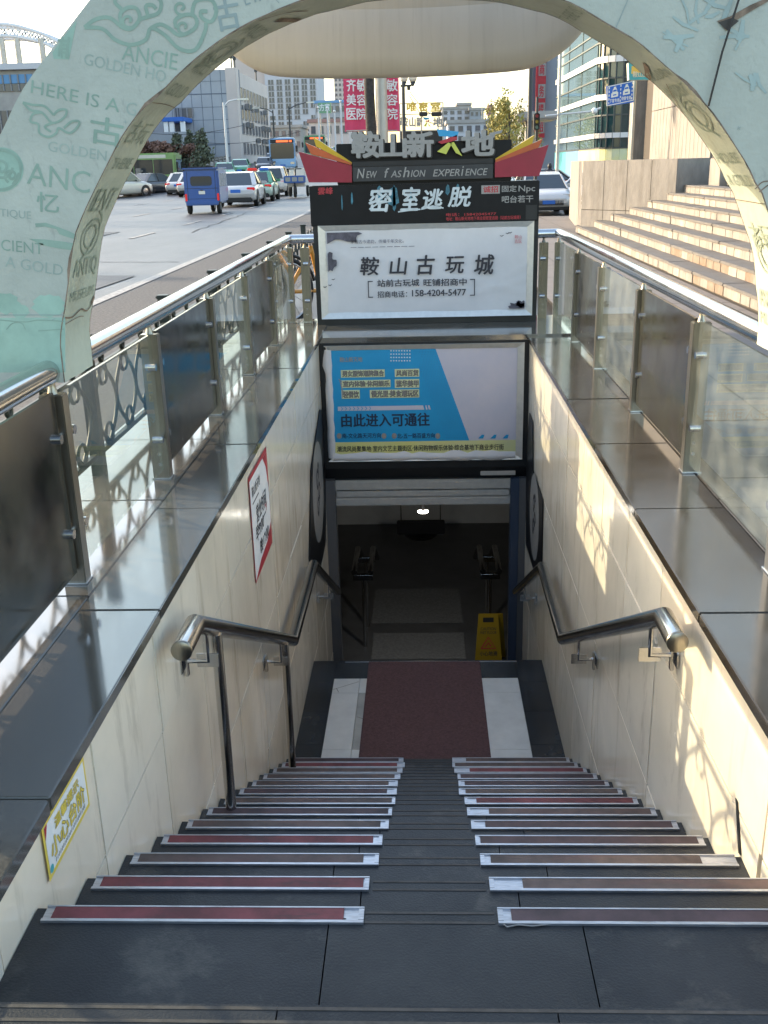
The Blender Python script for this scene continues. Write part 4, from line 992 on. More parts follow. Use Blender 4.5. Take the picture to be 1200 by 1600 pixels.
for poly in ([(55,349),(72,348),(92,355),(110,362),(118,366),(118,374),(104,370),(93,366),(88,358),(70,354),(56,355)], [(45,373),(70,374),(96,377),(116,380),(112,391),(90,388),(66,383)]):
    flat(mb, pxpoly(poly, F, 1, AF), F, d, 'print1')
M['print4'] = mat('faint_green_wash', (0.30, 0.45, 0.37), 0.6, var=0.15, scale=6)
def tuft(cx, cy, r, seed, m='print4', dd=d):
    rnd = random.Random(seed); flat(mb, pxpoly([(cx+r*(1+rnd.uniform(-.14,.14))*cos(k*.3), cy-r*.75*(1+rnd.uniform(-.14,.14))*sin(k*.3)) for k in range(21)], F, 1, AF), F, dd, m)
tuft(76, 478, 25, 1, dd=.0006); tuft(8, 474, 22, 2, dd=.0007); tuft(32, 486, 14, 3, dd=.0005)
flat(mb, pxpoly([(-40,497),(102,496),(102,582),(-40,582)], F, 1, AF), F, .0004, 'print4')
strokes([[(0,500),(40,503),(60,500),(100,502)], [(10,515),(20,505),(34,505),(40,515)], [(60,517),(100,514)]], .003, 'print1')
c = [(2+35*cos(k*.21), 265+35*sin(k*.21)) for k in range(30)]; flat(mb, pxpoly(c, F, 1, AF), F, .0006, 'print4')
strokes([[(2+31*cos(k*.35), 265+31*sin(k*.35)) for k in range(19)], spiral(2, 262, 18, 1.6, 0), spiral(18, 275, 11, 1.3, 2), [(20,288),(26,280),(30,270)]], .008, 'print1')
flat(mb, pxpoly([(82,82),(104,52),(120,32),(114,62),(108,93),(84,92)], F, 1, AF), F, .0006, 'print4')
strokes([[(94,70),(92,88)], [(108,58),(103,90)]], .007, 'print1')
# faint grey brush strokes on the right part
M['print5'] = mat('faint_grey_wash', (0.33, 0.42, 0.40), 0.6, var=0.1, scale=6)
rnd = random.Random(12)
for cx, cy in ((1085, 28), (1160, 60), (1180, 130), (1060, 70), (1120, 12)):
    for k in range(4):
        a = rnd.uniform(0, pi); l = rnd.uniform(10, 24); x, y = cx+rnd.uniform(-16,16), cy+rnd.uniform(-14,14)
        mb.ribbon(pxpoly([(x-l*cos(a), y-l*sin(a)), (x+rnd.uniform(-4,4), y+rnd.uniform(-4,4)), (x+l*cos(a), y+l*sin(a))], F, 1, AF), rnd.uniform(.006,.016), F, .001+k*.0003, 'print5', True)
strokes([[(1180,295),(1190,285),(1200,283)], [(1186,300),(1200,289)]], .004, 'arch_edge')
mb.build('front_print', t)
mb = MB()      # a torn strip with the bare board showing
flat(mb, pxpoly([(1120,33),(1140,26),(1172,8),(1200,-4),(1200,2),(1176,16),(1150,32),(1134,48)], F, 1, AF), F, .003, 'arch_edge')
flat(mb, pxpoly([(1122,35),(1136,48),(1154,33),(1144,28)], F, 1, AF), F, .0038, 'letter_edge')
mb.build('tear', t)
# print on the lining: letters and clouds mapped on the curved surface
cum = [ILEN*i/(NI-1) for i in range(NI)]
def lin(s, w, off=.003):
    s = min(max(s, 0.001), ILEN-.001); i = min(int(s/ILEN*(NI-1)), NI-2); u = s/ILEN*(NI-1)-i
    a, b = I[i], I[i+1]; p = Vector((a[0]+(b[0]-a[0])*u, 0, a[1]+(b[1]-a[1])*u)); n_ = Vector((b[1]-a[1], 0, -(b[0]-a[0]))).normalized()
    return Vector((p.x, AF+(AB-AF)*w, p.z))+n_*off
mb = MB()
def ltext(tx, s, h, w0, w1, flip, m='print_in', b=0):
    vs, fs, _ = text2d(tx, b)
    Pm = (lambda p: lin(s+h*p[1], w0+(w1-w0)*p[0])) if not flip else (lambda p: lin(s-h*p[1], w1-(w1-w0)*p[0]))
    mb.raw([Pm(p) for p in vs], [f for f in fs] if flip else [f[::-1] for f in fs], m)
def lrib(pts, w, m='print_in'):
    P = smooth(pts, 3); L = []; R_ = []
    for i in range(len(P)):
        a = P[max(i-1,0)]; b = P[min(i+1,len(P)-1)]; tx_ = (b[0]-a[0]); ty = (b[1]-a[1])*.3; l = math.hypot(tx_, ty) or 1; nx_, ny = -ty/l*w/2, tx_/l*w/2/.3
        L.append(lin(P[i][0]+nx_, P[i][1]+ny)); R_.append(lin(P[i][0]-nx_, P[i][1]-ny))
    k = len(P); mb.raw(L+R_, [(i, i+1, i+1+k, i+k) for i in range(k-1)], m)
for tx, s, h, w0, w1 in (('MUSEUM', .26, .035, .1, .9), ('ANTIQ', .33, .07, .1, .9), ('IENT', .56, .08, .1, .85), ('THERE', .71, .04, .15, .85), ('古玩', .80, .085, .12, .85), ('GOLD', 1.0, .05, .1, .8), ('城古', 1.10, .09, .2, .8), ('ANCI', 1.3, .06, .1, .8)):
    ltext(tx, s, h, w0, w1, False)
for tx, s, h, w0, w1 in (('MUSEUM', ILEN-.12, .04, .1, .9), ('ANCIENT', ILEN-.2, .06, .1, .9), ('古玩', ILEN-.43, .09, .15, .85), ('A GOLD', ILEN-.60, .04, .1, .9), ('HOUSE', ILEN-.68, .04, .1, .9), ('ANCIENT', ILEN-.95, .05, .1, .9), ('GOLDEN', ILEN-1.02, .04, .1, .9), ('THERE IS', ILEN-1.35, .05, .1, .9)):
    ltext(tx, s+h, h, w0, w1, True)
for s0, sg in ((.47, 1), (ILEN-.32, -1), (ILEN-.82, -1), (1.2, 1)):
    for k, r_ in ((0, .05), (1, .032)):
        lrib([(s0+sg*r_*1.2*cos(th), .5+r_*6*sin(th)) for th in [i*.6 for i in range(12)]], .007)
    lrib([(s0-.08*sg, .25), (s0-.03*sg, .6), (s0+.05*sg, .75), (s0+.09*sg, .5)], .007)
mb.build('lining_print', t)
mb = MB()
for pts, w_ in ((((.215, .02), (.205, .3), (.222, .55), (.205, .8), (.235, .98)), .006), (((.225, .9), (.25, .985)), .02), (((.19, .05), (.196, .5), (.19, .7)), .003), (((1.405, .45), (1.43, .7), (1.455, .97)), .028), (((1.36, .05), (1.44, .25), (1.50, .6)), .006),
              (((ILEN-1.05, .5), (ILEN-1.02, .75), (ILEN-1.0, .98)), .024), (((ILEN-.96, .55), (ILEN-.90, .8), (ILEN-.84, .95)), .005), (((.96, .0), (.965, .5), (.96, .98)), .003), (((ILEN-.5, .02), (ILEN-.505, .98)), .003)): lrib(pts, w_, 'arch_edge')
mb.build('lining_crack', t)
mb = MB()      # seams and staples of the board
for pts in (((0, 492), (100, 492)), ((985, -10), (962, 44))):
    mb.ribbon(pxpoly(pts, F, 1, AF), .0025, F, .0013, 'print3')
rnd = random.Random(31)
for k in range(16):
    i = rnd.randrange(4, NI-4); a, o_ = I[i], O[i]; u = rnd.choice((.05, .08, .93)); x = a[0]+(o_[0]-a[0])*u; z_ = a[1]+(o_[1]-a[1])*u; an = rnd.uniform(0, pi)
    mb.ribbon([(x-.006*cos(an), z_-.006*sin(an)), (x+.006*cos(an), z_+.006*sin(an))], .0018, F, .0016, 'print3')
mb.build('seam', t)
# cream hood behind the arch
t = thing('entrance_hood', 'cream curved hood hanging just behind the printed arch', 'hood', (-.27, 2.5, 1.8))
P = [AY(u, v, 2.35) for u, v in ((330,52),(350,74),(366,88),(384,101),(402,110),(422,116),(460,119.5),(520,121),(600,120),(680,117.5),(760,113),(810,108.5),(840,102),(862,92),(882,79),(900,62),(922,36))]
prof = [(p.x, p.z) for p in P]; prof = [(-1.04, 1.94), (-1.02, 1.90)]+prof+[(.42, 1.94), (.45, 1.99)]
prof = smooth(prof, 3); mb = MB(); cx = -.29; n = len(prof); vs = []
sec = [(0, .05, 1.0), (0.0, .012, 1.0), (.006, 0, 1.0)]
top = 2.3
rows = [(2.35+.06, 1.0, -.0), (2.35+.012, 1.0, .0), (2.35, .992, .012), (2.355, .97, .07), (2.39, .93, .18), (2.46, .88, .34)]
for y, sx, up in rows:
    for x, z_ in prof: vs.append((cx+(x-cx)*sx, y, z_+up*(1.0)))
mb.raw(vs, [(r*n+i, r*n+i+1, (r+1)*n+i+1, (r+1)*n+i) for r in range(len(rows)-1) for i in range(n-1)], 'canopy', True)
back = [Vector((x, 2.41, z_)) for x, z_ in prof]; bt = [Vector((x, 2.41, 2.5)) for x, z_ in prof]
for i in range(n-1): mb.face([back[i], bt[i], bt[i+1], back[i+1]], 'canopy')
mb.build('hood_shell', t)
mb = MB()
for x in (-.9, .33): mb.cyl((x, 2.02, 2.05), (x, 2.42, 2.05), .02, 'steel_d', 8)
mb.build('bracket', t)
mb = MB(); a, b = AY(1158, -12, AF-.02), AY(1107, 166, AF-.012)
mid = (a+b)/2+Vector((-.006, 0, -.004)); mb.tube([a, mid, b], .0032, 'black', 8)
tag(mb.build('cable', loc=b), 'thin black cable slanting across the right side of the green arch', 'cable')
# ================================================================== the plaza steps, parapet and stone hall on the right
t = thing('stone_steps', 'broad tan stone steps with rust stains rising to the right of the plaza', 'steps', (3.6, 14, 0))
M['stone_w'] = mat('pale_dripped_stone', (0.29, 0.26, 0.22), 0.75, var=0.2, scale=8, stretch=(1, 1, 0.3), stain=((0.42, 0.40, 0.36), 0.7, 6.0, (1, 2, 0.3), 0.6, 0.72))
rnd = random.Random(5); PAR = lambda x: 20.15-(x-3.02)*1.36
for k in range(8):
    x0 = 2.97+.275*k if k < 7 else 5.1; x1 = x0+.29 if k < 7 else 12; z1 = .135*(k+1)
    mb = MB(); y = -2.0+rnd.random()*.4; yend = PAR(x0)+.35
    while y < yend:
        ye = min(y+1.25+rnd.uniform(-.03,.03), yend); xo = rnd.uniform(-.008, .008)
        rust = k in (0, 1) and 6.5 < y < 12 and rnd.random() < .7
        nb = max(1, round((ye-y)/.31)); zb = z1-.135
        for q in range(nb):
            ya, yb = y+(ye-y)*q/nb, y+(ye-y)*(q+1)/nb; xo2 = xo+rnd.uniform(-.004, .004)
            mb.bbox((x0+xo2+.012, ya+.003, zb), (x0+.12, yb-.003, z1-.036), 'stone_rust' if rust and rnd.random() < .75 else rnd.choice(('stone', 'stone', 'stone_w')), .005)
        mb.bbox((x0+xo, y+.004, z1-.034), (x1+.02, ye-.004, z1+rnd.uniform(-.002,.002)), 'stone_top', .008)
        y = ye
    mb.box((x0+.04, -2, -.05), (x1+(0 if k < 7 else 0), yend-.02, z1-.036), 'stone_joint')
    mb.build('step', t)
t = thing('stone_parapet', 'low tan stone parapet wall ending the plaza steps', 'wall', (3.7, 19, 0))
mb = MB(); a = Vector((3.03, 20.15, 0)); b = Vector((4.47, 18.2, 0)); c = Vector((5.62, 18.6, 0)); Z = 1.41
def wallq(mb, p, q, z0, z1, m): mb.face([Vector((p.x,p.y,z0)), Vector((q.x,q.y,z0)), Vector((q.x,q.y,z1)), Vector((p.x,p.y,z1))], m)
d = (b-a); L_ = d.length; d.normalize(); n_ = 4
for i in range(n_):
    p = a+d*(L_*i/n_+.006); q = a+d*(L_*(i+1)/n_-.006); off = Vector((d.y, -d.x, 0))*(-.0)
    for z0, z1 in ((-.1, .46), (.472, Z)): wallq(mb, p, q, z0, z1, 'stone')
wallq(mb, b, c, -.1, Z, 'stone'); e = c+Vector((3, 1, 0)); wallq(mb, c, e, -.1, Z, 'stone')
in_ = Vector((.12, .12, 0))
mb.face([v+Vector((0,0,Z)) for v in (a, b, c, e, e+Vector((0,6,0)), a+Vector((.6,6,0)))], 'stone_top')
wallq(mb, a+Vector((.6,6,0)), a, -.1, Z, 'stone')
g2 = Vector((.01, .008, 0)); wallq(mb, a+g2, b+g2, -.1, Z-.01, 'stone_joint')
mb.build('wall_body', t)
mb = MB(); k = Vector((5.15, 17.9, 0)); mb.bbox((4.98, 17.2, .9), (7.5, 17.9, 1.40), 'stone', .01); mb.build('end_block', t)
t = thing('stone_hall', 'tall tan stone hall wall with vertical grooves standing behind the plaza steps', 'building', (7, 26, 0))
mb = MB(); hx = 6.0; ys = [21.75+.36*i for i in range(18)]
for y0, y1 in zip(ys[:-1], ys[1:]):
    for z0, z1 in ((-.1, 2.62), (2.635, 5.2), (5.215, 9)):
        mb.box((hx, y0+.010, z0), (hx+.25, y1-.010, z1), 'stone')
mb.box((hx+.05, 21.77, -.1), (12, 27.85, 8.95), 'stone_joint'); mb.box((hx+.05, 21.6, -.1), (12, 21.76, 9), 'stone_top')
mb.build('grooved_wall', t)
mb = MB(); mb.box((hx+.35, 27.86, -.1), (12, 30.3, 9), 'stone_top'); mb.box((hx+.30, 28.2, 0), (hx+.349, 30.1, 8.6), 'stone_joint'); mb.build('recess', t)
mb = MB(); mb.bbox((hx-.02, 30.3, -.1), (hx+.6, 30.9, 9), 'stone', .03); mb.build('column', t)

# ================================================================== vehicles
def wheel(parent, x, y, r, w, sgn, dbl=False):
    c = Vector(wloc(parent)); mb = MB(); ax = (1, 0, 0)
    o = Vector((x, y, r))+c
    mb.lathe([(r*.62, -w/2), (r*.93, -w/2), (r, -w*.35), (r, w*.35), (r*.93, w/2), (r*.62, w/2)], o, 'rubber', 20, ax=ax)
    wh = mb.build('wheel', parent)
    mb = MB(); mb.lathe([(r*.63, w*.38*sgn), (r*.55, w*.44*sgn), (r*.18, w*.40*sgn), (.001, w*.46*sgn)], o, 'rim', 10, ax=ax); mb.build('rim', wh)
    return wh
def car(name, label, body, kind='sedan', group=None, roof=None, lights='rear', lower=None):
    """length along +y = forward; origin on the ground at the middle"""
    t = thing(name, label, 'car', (0,0,0), group)
    Lh, Wd, H = (2.25, .88, 1.46) if kind == 'sedan' else (2.2, .91, 1.68)
    belt = .93 if kind == 'sedan' else 1.02; hood = .84 if kind == 'sedan' else .95
    st = [(-Lh, .62, .55, .88), (-Lh+.10, .84, .30, .95), (-Lh+.5, .90, .22, .985), (-1.0, .93, .2, 1.0), (0, .94, .19, 1.0), (1.0, .92, .2, 1.0), (1.55, .88, .22, .985), (Lh-.35, .80, .25, .95), (Lh-.08, .70, .30, .86), (Lh, .58, .42, .72)]
    mb = MB(); N = 12; rings = []
    for y, top, bot, sc in st:
        tp = top*(belt/.93)
        if kind == 'sedan' and y < -1.2: tp = min(tp, .92) if y > -Lh+.05 else .70
        if kind != 'sedan' and y < -1.2: tp = belt if y > -Lh+.05 else .8
        w = Wd*sc; h = tp-bot
        sec = [(-.72*w, bot), (-.97*w, bot+.12*h), (-1.0*w, bot+.45*h), (-.985*w, bot+.75*h), (-.93*w, bot+.95*h), (-.75*w, tp), (.75*w, tp), (.93*w, bot+.95*h), (.985*w, bot+.75*h), (1.0*w, bot+.45*h), (.97*w, bot+.12*h), (.72*w, bot)]
        rings.append([Vector((a, y, b)) for a, b in sec])
    vs = [p for r in rings for p in r]
    fs = [(i*N+j, i*N+(j+1)%N, (i+1)*N+(j+1)%N, (i+1)*N+j) for i in range(len(st)-1) for j in range(N)]
    low = [f for q, f in enumerate(fs) if lower and (q % N) in (0, 1, 9, 10, 11, 8, 2)]
    mb.raw(vs, [f[::-1] for f in fs if f not in low], body, True)
    if low: mb.raw(vs, [f[::-1] for f in low], lower, True)
    mb.face(rings[0], lower or body); mb.face(rings[-1][::-1], body)
    b = mb.build('body', t)
    # greenhouse
    if kind == 'sedan': prof = [(-1.75, belt-.03), (-1.02, H-.05), (-.5, H), (.25, H-.02), (.55, H-.10), (1.28, belt-.04)]
    else: prof = [(-2.12, belt-.02), (-1.92, H-.10), (-1.2, H), (.1, H-.01), (.45, H-.10), (1.15, belt-.02)]
    mb = MB(); gb = Wd*.90; gt = Wd*.70
    W_of = lambda z: gb+(gt-gb)*(z-belt)/(H-belt)
    l = [Vector((-W_of(z)+.015, y, z)) for y, z in prof]; r = [Vector((W_of(z)-.015, y, z)) for y, z in prof]
    mb.face(l[::-1], 'carglass'); mb.face(r, 'carglass')
    for i in range(len(prof)-1): mb.face([l[i], l[i+1], r[i+1], r[i]][::-1], 'carglass')
    mb.build('glass', t)
    mb = MB(); rf = prof[1:5]; rm = roof or body
    for i in range(3):
        a, c = rf[i], rf[i+1]; w0, w1 = W_of(a[1])-.01, W_of(c[1])-.01
        mb.raw([(-w0, a[0], a[1]+.012), (w0, a[0], a[1]+.012), (w1, c[0], c[1]+.012), (-w1, c[0], c[1]+.012), (-w0, a[0], a[1]-.03), (w0, a[0], a[1]-.03), (w1, c[0], c[1]-.03), (-w1, c[0], c[1]-.03)], [(0,1,2,3),(0,3,7,4),(1,5,6,2),(0,4,5,1),(3,2,6,7)], rm, False)
    for sg in (-1, 1):
        for (ya, za), (yb, zb), th in (((prof[0][0], prof[0][1]), prof[1], .20), (prof[4], prof[5], .055)):
            mb.beam((sg*(W_of(za)-.02), ya, za), (sg*(W_of(zb)-.01), yb, zb), th, .05, rm)
        mb.beam((sg*(W_of(belt)-.012), -.28, belt-.02), (sg*(W_of(H)-.012), -.3, H-.02), .03, .07, 'black')
        mb.beam((sg*(Wd*.905), -1.6, belt), (sg*(Wd*.905), 1.1, belt), .03, .03, 'black')
    mb.build('roof', t)
    for sg in (-1, 1):
        for y in (-1.36, 1.38): 
            wheel(t, sg*(Wd-.09), y, .33 if kind == 'sedan' else .36, .2, sg)
            a = MB(); a.lathe([(.30,0),(.40,0)] if kind == 'sedan' else [(.32,0),(.43,0)], (sg*(Wd+.004), y, .335), 'black', 18, ax=(1,0,0)); a.build('wheel_arch', t)
        mb = MB(); mb.bbox((sg*Wd*.92, .72, belt-.02), (sg*(Wd+.17), .84, belt+.12), body, .03); mb.build('mirror', t)
        mb = MB(); mb.bbox((sg*Wd*.55, -Lh+.02, .68*belt/.93), (sg*Wd*.955, -Lh+.22, .82*belt/.93), 'red_lamp', .03); mb.build('tail_light', t)
        mb = MB(); mb.bbox((sg*Wd*.52, Lh-.32, .60), (sg*Wd*.90, Lh-.07, .72), 'head_lamp', .04); mb.build('headlight', t)
        mb = MB(); mb.bbox((sg*(Wd-.003), -.02, belt-.16), (sg*(Wd+.018), .14, belt-.13), body, .006); mb.build('door_handle', t)
    mb = MB(); mb.bbox((-.22, -Lh-.012, .60), (.22, -Lh+.03, .74), 'plate', .005); mb.bbox((-.22, Lh-.02, .40), (.22, Lh+.02, .53), 'plate', .005); mb.build('number_plate', t)
    mb = MB(); mb.bbox((-Wd*.8, -Lh+.02, .20), (Wd*.8, -Lh+.3, .40), 'black', .04); mb.bbox((-Wd*.62, Lh-.06, .36), (Wd*.62, Lh-.0, .56), 'black', .03); mb.bbox((-Wd*.8, Lh-.3, .19), (Wd*.8, Lh-.05, .30), 'black', .03); mb.build('bumper', t)
    if kind == 'taxi': pass
    return t
LANE = atan2(.02, 1)
# the blue three-wheeler
t = thing('tricycle', 'boxy blue enclosed motor tricycle driving away in the near lane', 'tricycle', (0,0,0)); Wt = .66
mb = MB(); mb.bbox((-Wt, -1.25, .36), (Wt, 1.05, 1.62), 'p_blue', .07); mb.bbox((-Wt*.96, 1.0, .40), (Wt*.96, 1.5, 1.05), 'p_blue', .10)
mb.bbox((-Wt-.02, -1.30, 1.60), (Wt+.02, 1.15, 1.66), 'p_blue', .025); mb.bbox((-Wt+.05, -1.34, .32), (Wt-.05, -1.2, .46), 'p_blue', .03); mb.bbox((-.5,-1,1.66),(.45,-.2,1.71),'black',.02)
mb.build('body', t)
def rrect(x0, x1, z0, z1, r, n=4):
    out = []
    for cx, cz, a0 in ((x1-r, z1-r, 0), (x0+r, z1-r, pi/2), (x0+r, z0+r, pi), (x1-r, z0+r, 1.5*pi)):
        out += [(cx+r*cos(a0+i*pi/2/n), cz+r*sin(a0+i*pi/2/n)) for i in range(n+1)]
    return out
mb = MB(); mb.prism(rrect(-.40, .40, 1.02, 1.36, .09), FY(-1.25), 0, .012, 'carglass', 'black'); mb.build('rear_window', t)
for sg, f in ((-1, FXR(-Wt)), (1, FXL(Wt))):
    for y0, y1 in ((-1.0, -.45), (-.36, .2), (.28, .85)):
        mb = MB(); P = rrect(y0, y1, .98, 1.45, .05); P = P if sg > 0 else [(-a, b) for a, b in P]
        mb.prism(P, f, 0, .012, 'win', 'silver'); mb.build('side_window', t)
    mb = MB(); mb.bbox((sg*.56, -1.27, .48), (sg*.64, -1.24, .74), 'red_lamp', .01); mb.build('tail_light', t)
    wheel(t, sg*.56, -.85, .26, .14, sg)
wheel(t, 0, 1.35, .26, .14, 1)
mb = MB()
for x in (-.52, .52): mb.box((x-.008, -1.2535, .5), (x+.008, -1.2505, 1.55), 'black')
mb.box((-.6, -1.2535, .92), (.6, -1.2505, .935), 'black'); mb.box((-.6, -1.2535, .55), (.6, -1.2505, .562), 'black'); mb.bbox((-.05, -1.285, .84), (.05, -1.25, .88), 'black', .008)
mb.cyl((-.66, -.9, .3), (-.66, .9, .3), .03, 'black', 6); mb.build('door_seam', t)
mb = MB(); mb.bbox((-.12, -1.268, .72), (.12, -1.25, .84), 'silver', .01); mb.build('badge_plate', t)
mb = MB(); mb.face([Vector((-.55, 1.06, 1.05)), Vector((.55, 1.06, 1.05)), Vector((.55, 1.06, 1.5)), Vector((-.55, 1.06, 1.5))][::-1], 'carglass'); mb.build('windscreen', t)
place(t, (-8.55, 38.9, -.15), LANE+.03)

SW = car('parked_car', 'white sedan braking right behind the blue tricycle', 'p_white', 'sedan', 'cars queuing on the road')
TX = car('taxi', 'green and white taxi queuing between two white cars', 'p_green', 'sedan', 'cars queuing on the road', lower='p_mint')
SV = car('parked_car', 'white tall hatchback at the right end of the queue with dark rear glass', 'p_white', 'suv', 'cars queuing on the road')
DS = car('parked_car', 'dark grey sedan waiting beside the red and green bus', 'p_grey', 'sedan', 'cars queuing on the road')
CS = car('parked_car', 'cream off road car half hidden by the arch edge', 'p_cream', 'suv', 'cars queuing on the road', lower=None)
for o in (SW, SV, DS, CS): o.name = 'queuing_car'
def bar_light(root):
    for x, m, lab in ((-.3, 'red_lamp', 'red roof lamp'), (.3, 'plate', 'blue roof lamp')):
        mb = MB(); mb.bbox((x-.28, -.42, 1.46), (x+.28, -.12, 1.62), m, .06); o = mb.build('roof_lamp', root); o['label'] = lab
bar_light(TX)
place(SW, (-8.45, 46.3, -.15), LANE+.02); place(TX, (-8.75, 53.5, -.15), LANE+.02); place(SV, (-9.2, 62.5, -.15), LANE+.02)
place(DS, (-18.9, 71.0, -.15), -.42); place(CS, (-19.9, 66.5, -.15), -.55)
ws = copy_tree(SW); place(ws, (-16.2, 69.5, -.15), -.05, 'white sedan seen from behind between the bus and the blue tricycle')
w2 = copy_tree(SW); place(w2, (-14.8, 66.5, -.15), -.02, 'white sedan mostly hidden by the left flank of the blue tricycle')
def taxi_to(pos, rz, lab):
    o = copy_tree(TX); place(o, pos, rz, lab)
    for ch in list(o.children):
        if ch.name.startswith('roof_lamp'): bpy.data.objects.remove(ch)
    return o
o1 = taxi_to((-16.6, 86, gz(86)), pi+.18, 'green taxi coming down the ramp, nearer of the two'); o2 = taxi_to((-17.0, 96, gz(96)), pi+.12, 'pale green taxi coming down the ramp in front of the light blue bus')
for o in (o1, o2): o['group'] = 'taxis coming down the ramp'
wv = copy_tree(DS); place(wv, (-15.4, 101, gz(101)), pi+.1, 'dark car squeezed between the taxi and the light blue bus')
for k, (u, y, src, lab) in enumerate(((512, 150, SW, 'small far white car at the left of the row above the sign board'), (528, 156, TX, 'small far green taxi in the row above the sign board'), (541, 148, SW, 'small far white car at the right of the row above the sign board'), (425, 118, DS, 'dark car coming down the ramp close to the balustrade'))):
    x = AY(u, 215, y).x; o = copy_tree(src) if src is not TX else taxi_to((0, 0, 0), 0, lab); place(o, (x, y, gz(y)), pi+.1, lab); o['group'] = 'small cars far up the ramp'
# cars on the right
K1 = car('parked_car', 'white sedan parked facing us beside the sign board', 'p_white', 'sedan', 'cars parked beyond the plaza'); place(K1, (4.15, 37.6, -.40), pi+.02)
K2 = car('parked_car', 'silver sedan parked side on behind the stone parapet', 'p_silver', 'sedan', 'cars parked beyond the plaza'); place(K2, (6.9, 42.0, -.40), pi*.5+.95)
K3 = car('parked_car', 'dark red car parked behind the white sedan', 'p_red', 'sedan', 'cars parked beyond the plaza', roof='p_white'); place(K3, (5.6, 53, -.40), pi*.5+.25)
# buses
def bus(label, Lb, cols, front_led=True):
    base, low, glass, top = cols; t = thing('bus', label, 'bus', (0,0,0)); w, H = 1.25, 3.0
    mb = MB(); mb.bbox((-w, -Lb/2, .32), (w, Lb/2, H), base, .14); mb.bbox((-w*.9, -Lb/2+.5, H), (w*.9, -Lb/2+3.2, H+.24), top, .1); mb.bbox((-w*.7, .5, H), (w*.7, 2.2, H+.15), 'white', .06); mb.build('body', t)
    mb = MB(); mb.bbox((-w-.006, -Lb/2-.006, .30), (w+.006, Lb/2+.006, 1.26), low, .1); mb.build('lower_panel', t)
    for sg in (-1, 1):
        mb = MB(); mb.bbox((sg*w, -Lb/2+.2, 2.6), (sg*(w+.012), Lb/2-.8, 2.86), 'p_cream', .004); mb.build('side_band', t)
    for sg, f in ((-1, FXR(-w)), (1, FXL(w))):
        n = 7; y = -Lb/2+.35; dy = (Lb-.6)/n
        for i in range(n):
            mb = MB(); P = rrect(y+i*dy+.03, y+(i+1)*dy-.03, 1.32, 2.5, .06); P = P if sg > 0 else [(-a, b) for a, b in P]; mb.prism(P, f, .002, .014, 'carglass', 'black'); mb.build('side_window', t)
        mb = MB(); mb.bbox((sg*(w+.05), Lb/2+.05, 1.7), (sg*(w+.25), Lb/2+.2, 2.3), 'black', .05); mb.build('mirror', t)
        mb = MB(); mb.bbox((sg*.75, Lb/2+.0, .62), (sg*1.12, Lb/2+.03, .82), 'head_lamp', .02); mb.build('headlight', t)
        for yy in (-Lb/2+2.6, Lb/2-2.4): wheel(t, sg*(w-.13), yy, .48, .3, sg)
    ff = (Vector((0, Lb/2, 0)), Vector((-1,0,0)), EZ, EY)
    mb = MB(); mb.prism(rrect(-1.12, 1.12, 1.12, 2.52, .12), ff, .002, .02, 'carglass', 'black'); mb.build('windscreen', t)
    mb = MB(); mb.prism(rrect(-1.12, 1.12, 2.54, 2.88, .05), ff, .002, .02, 'black'); rect(mb, -.55, .62, 2.62, 2.80, ff, .022, 'led'); rect(mb, .72, .95, 2.62, 2.80, ff, .022, 'led'); mb.build('route_display', t)
    mb = MB(); rect(mb, -.25, .25, .45, .60, ff, .03, 'plate'); mb.build('number_plate', t)
    return t
B1 = bus('light blue city bus coming down the ramp with a red route display', 10.5, ('p_bus', 'p_bus', 'carglass', 'white')); place(B1, (-14.2, 106.2, gz(105)), pi+.10)
B2 = copy_tree(B1); 
B3 = bus('long bus with red lower side and green roof crossing behind the cars', 12, ('p_lime', 'p_red', 'carglass', 'p_lime')); [bpy.data.objects.remove(ch) for ch in list(B3.children) if ch.name.startswith('route_display')]
place(B3, (-26.4, 86, -.15), -pi/2+.02)
place(B2, (-13.0, 128, gz(128)), pi+.06, 'green roofed bus behind the light blue bus')
for ch in list(B2.children):
    if ch.name.startswith(('body', 'lower_panel')):
        ch.data = ch.data.copy(); 
        for i in range(len(ch.data.materials)): ch.data.materials[i] = M['p_green']
for o in (B1, B2): o['group'] = 'buses coming down the ramp'
# small delivery three-wheeler by the kiosk
t = thing('delivery_tricycle', 'small delivery tricycle with blue crate front driving toward the sign board', 'tricycle', (0,0,0))
mb = MB(); mb.bbox((-.6, .5, .75), (.6, 1.1, 1.15), 'p_blue', .04); mb.build('crate', t)
mb = MB(); mb.bbox((-.5, -1.4, .55), (.5, .45, 1.0), 'p_white', .05); mb.tube([(0, 1.15, .6), (0, .7, 1.1), (0, .5, 1.5)], .05, 'black', 8); mb.tube([(-.35, .45, 1.5), (.35, .45, 1.5)], .03, 'black', 8); mb.bbox((-.45,-.9,1.0),(.45,-.2,1.55),'p_cream',.06); mb.build('body', t)
wheel(t, 0, 1.0, .32, .14, 1)
for sg in (-1, 1): wheel(t, sg*.5, -.9, .3, .14, sg)
for i in range(3):
    mb = MB(); mb.prism(rrect(-.5+i*.36, -.22+i*.36, .85, 1.07, .03), (Vector((0, 1.1, 0)), Vector((-1,0,0)), EZ, EY), 0, .01, 'letter_face'); mb.build('label', t)
place(t, (-7.25, 57.5, -.13), pi)

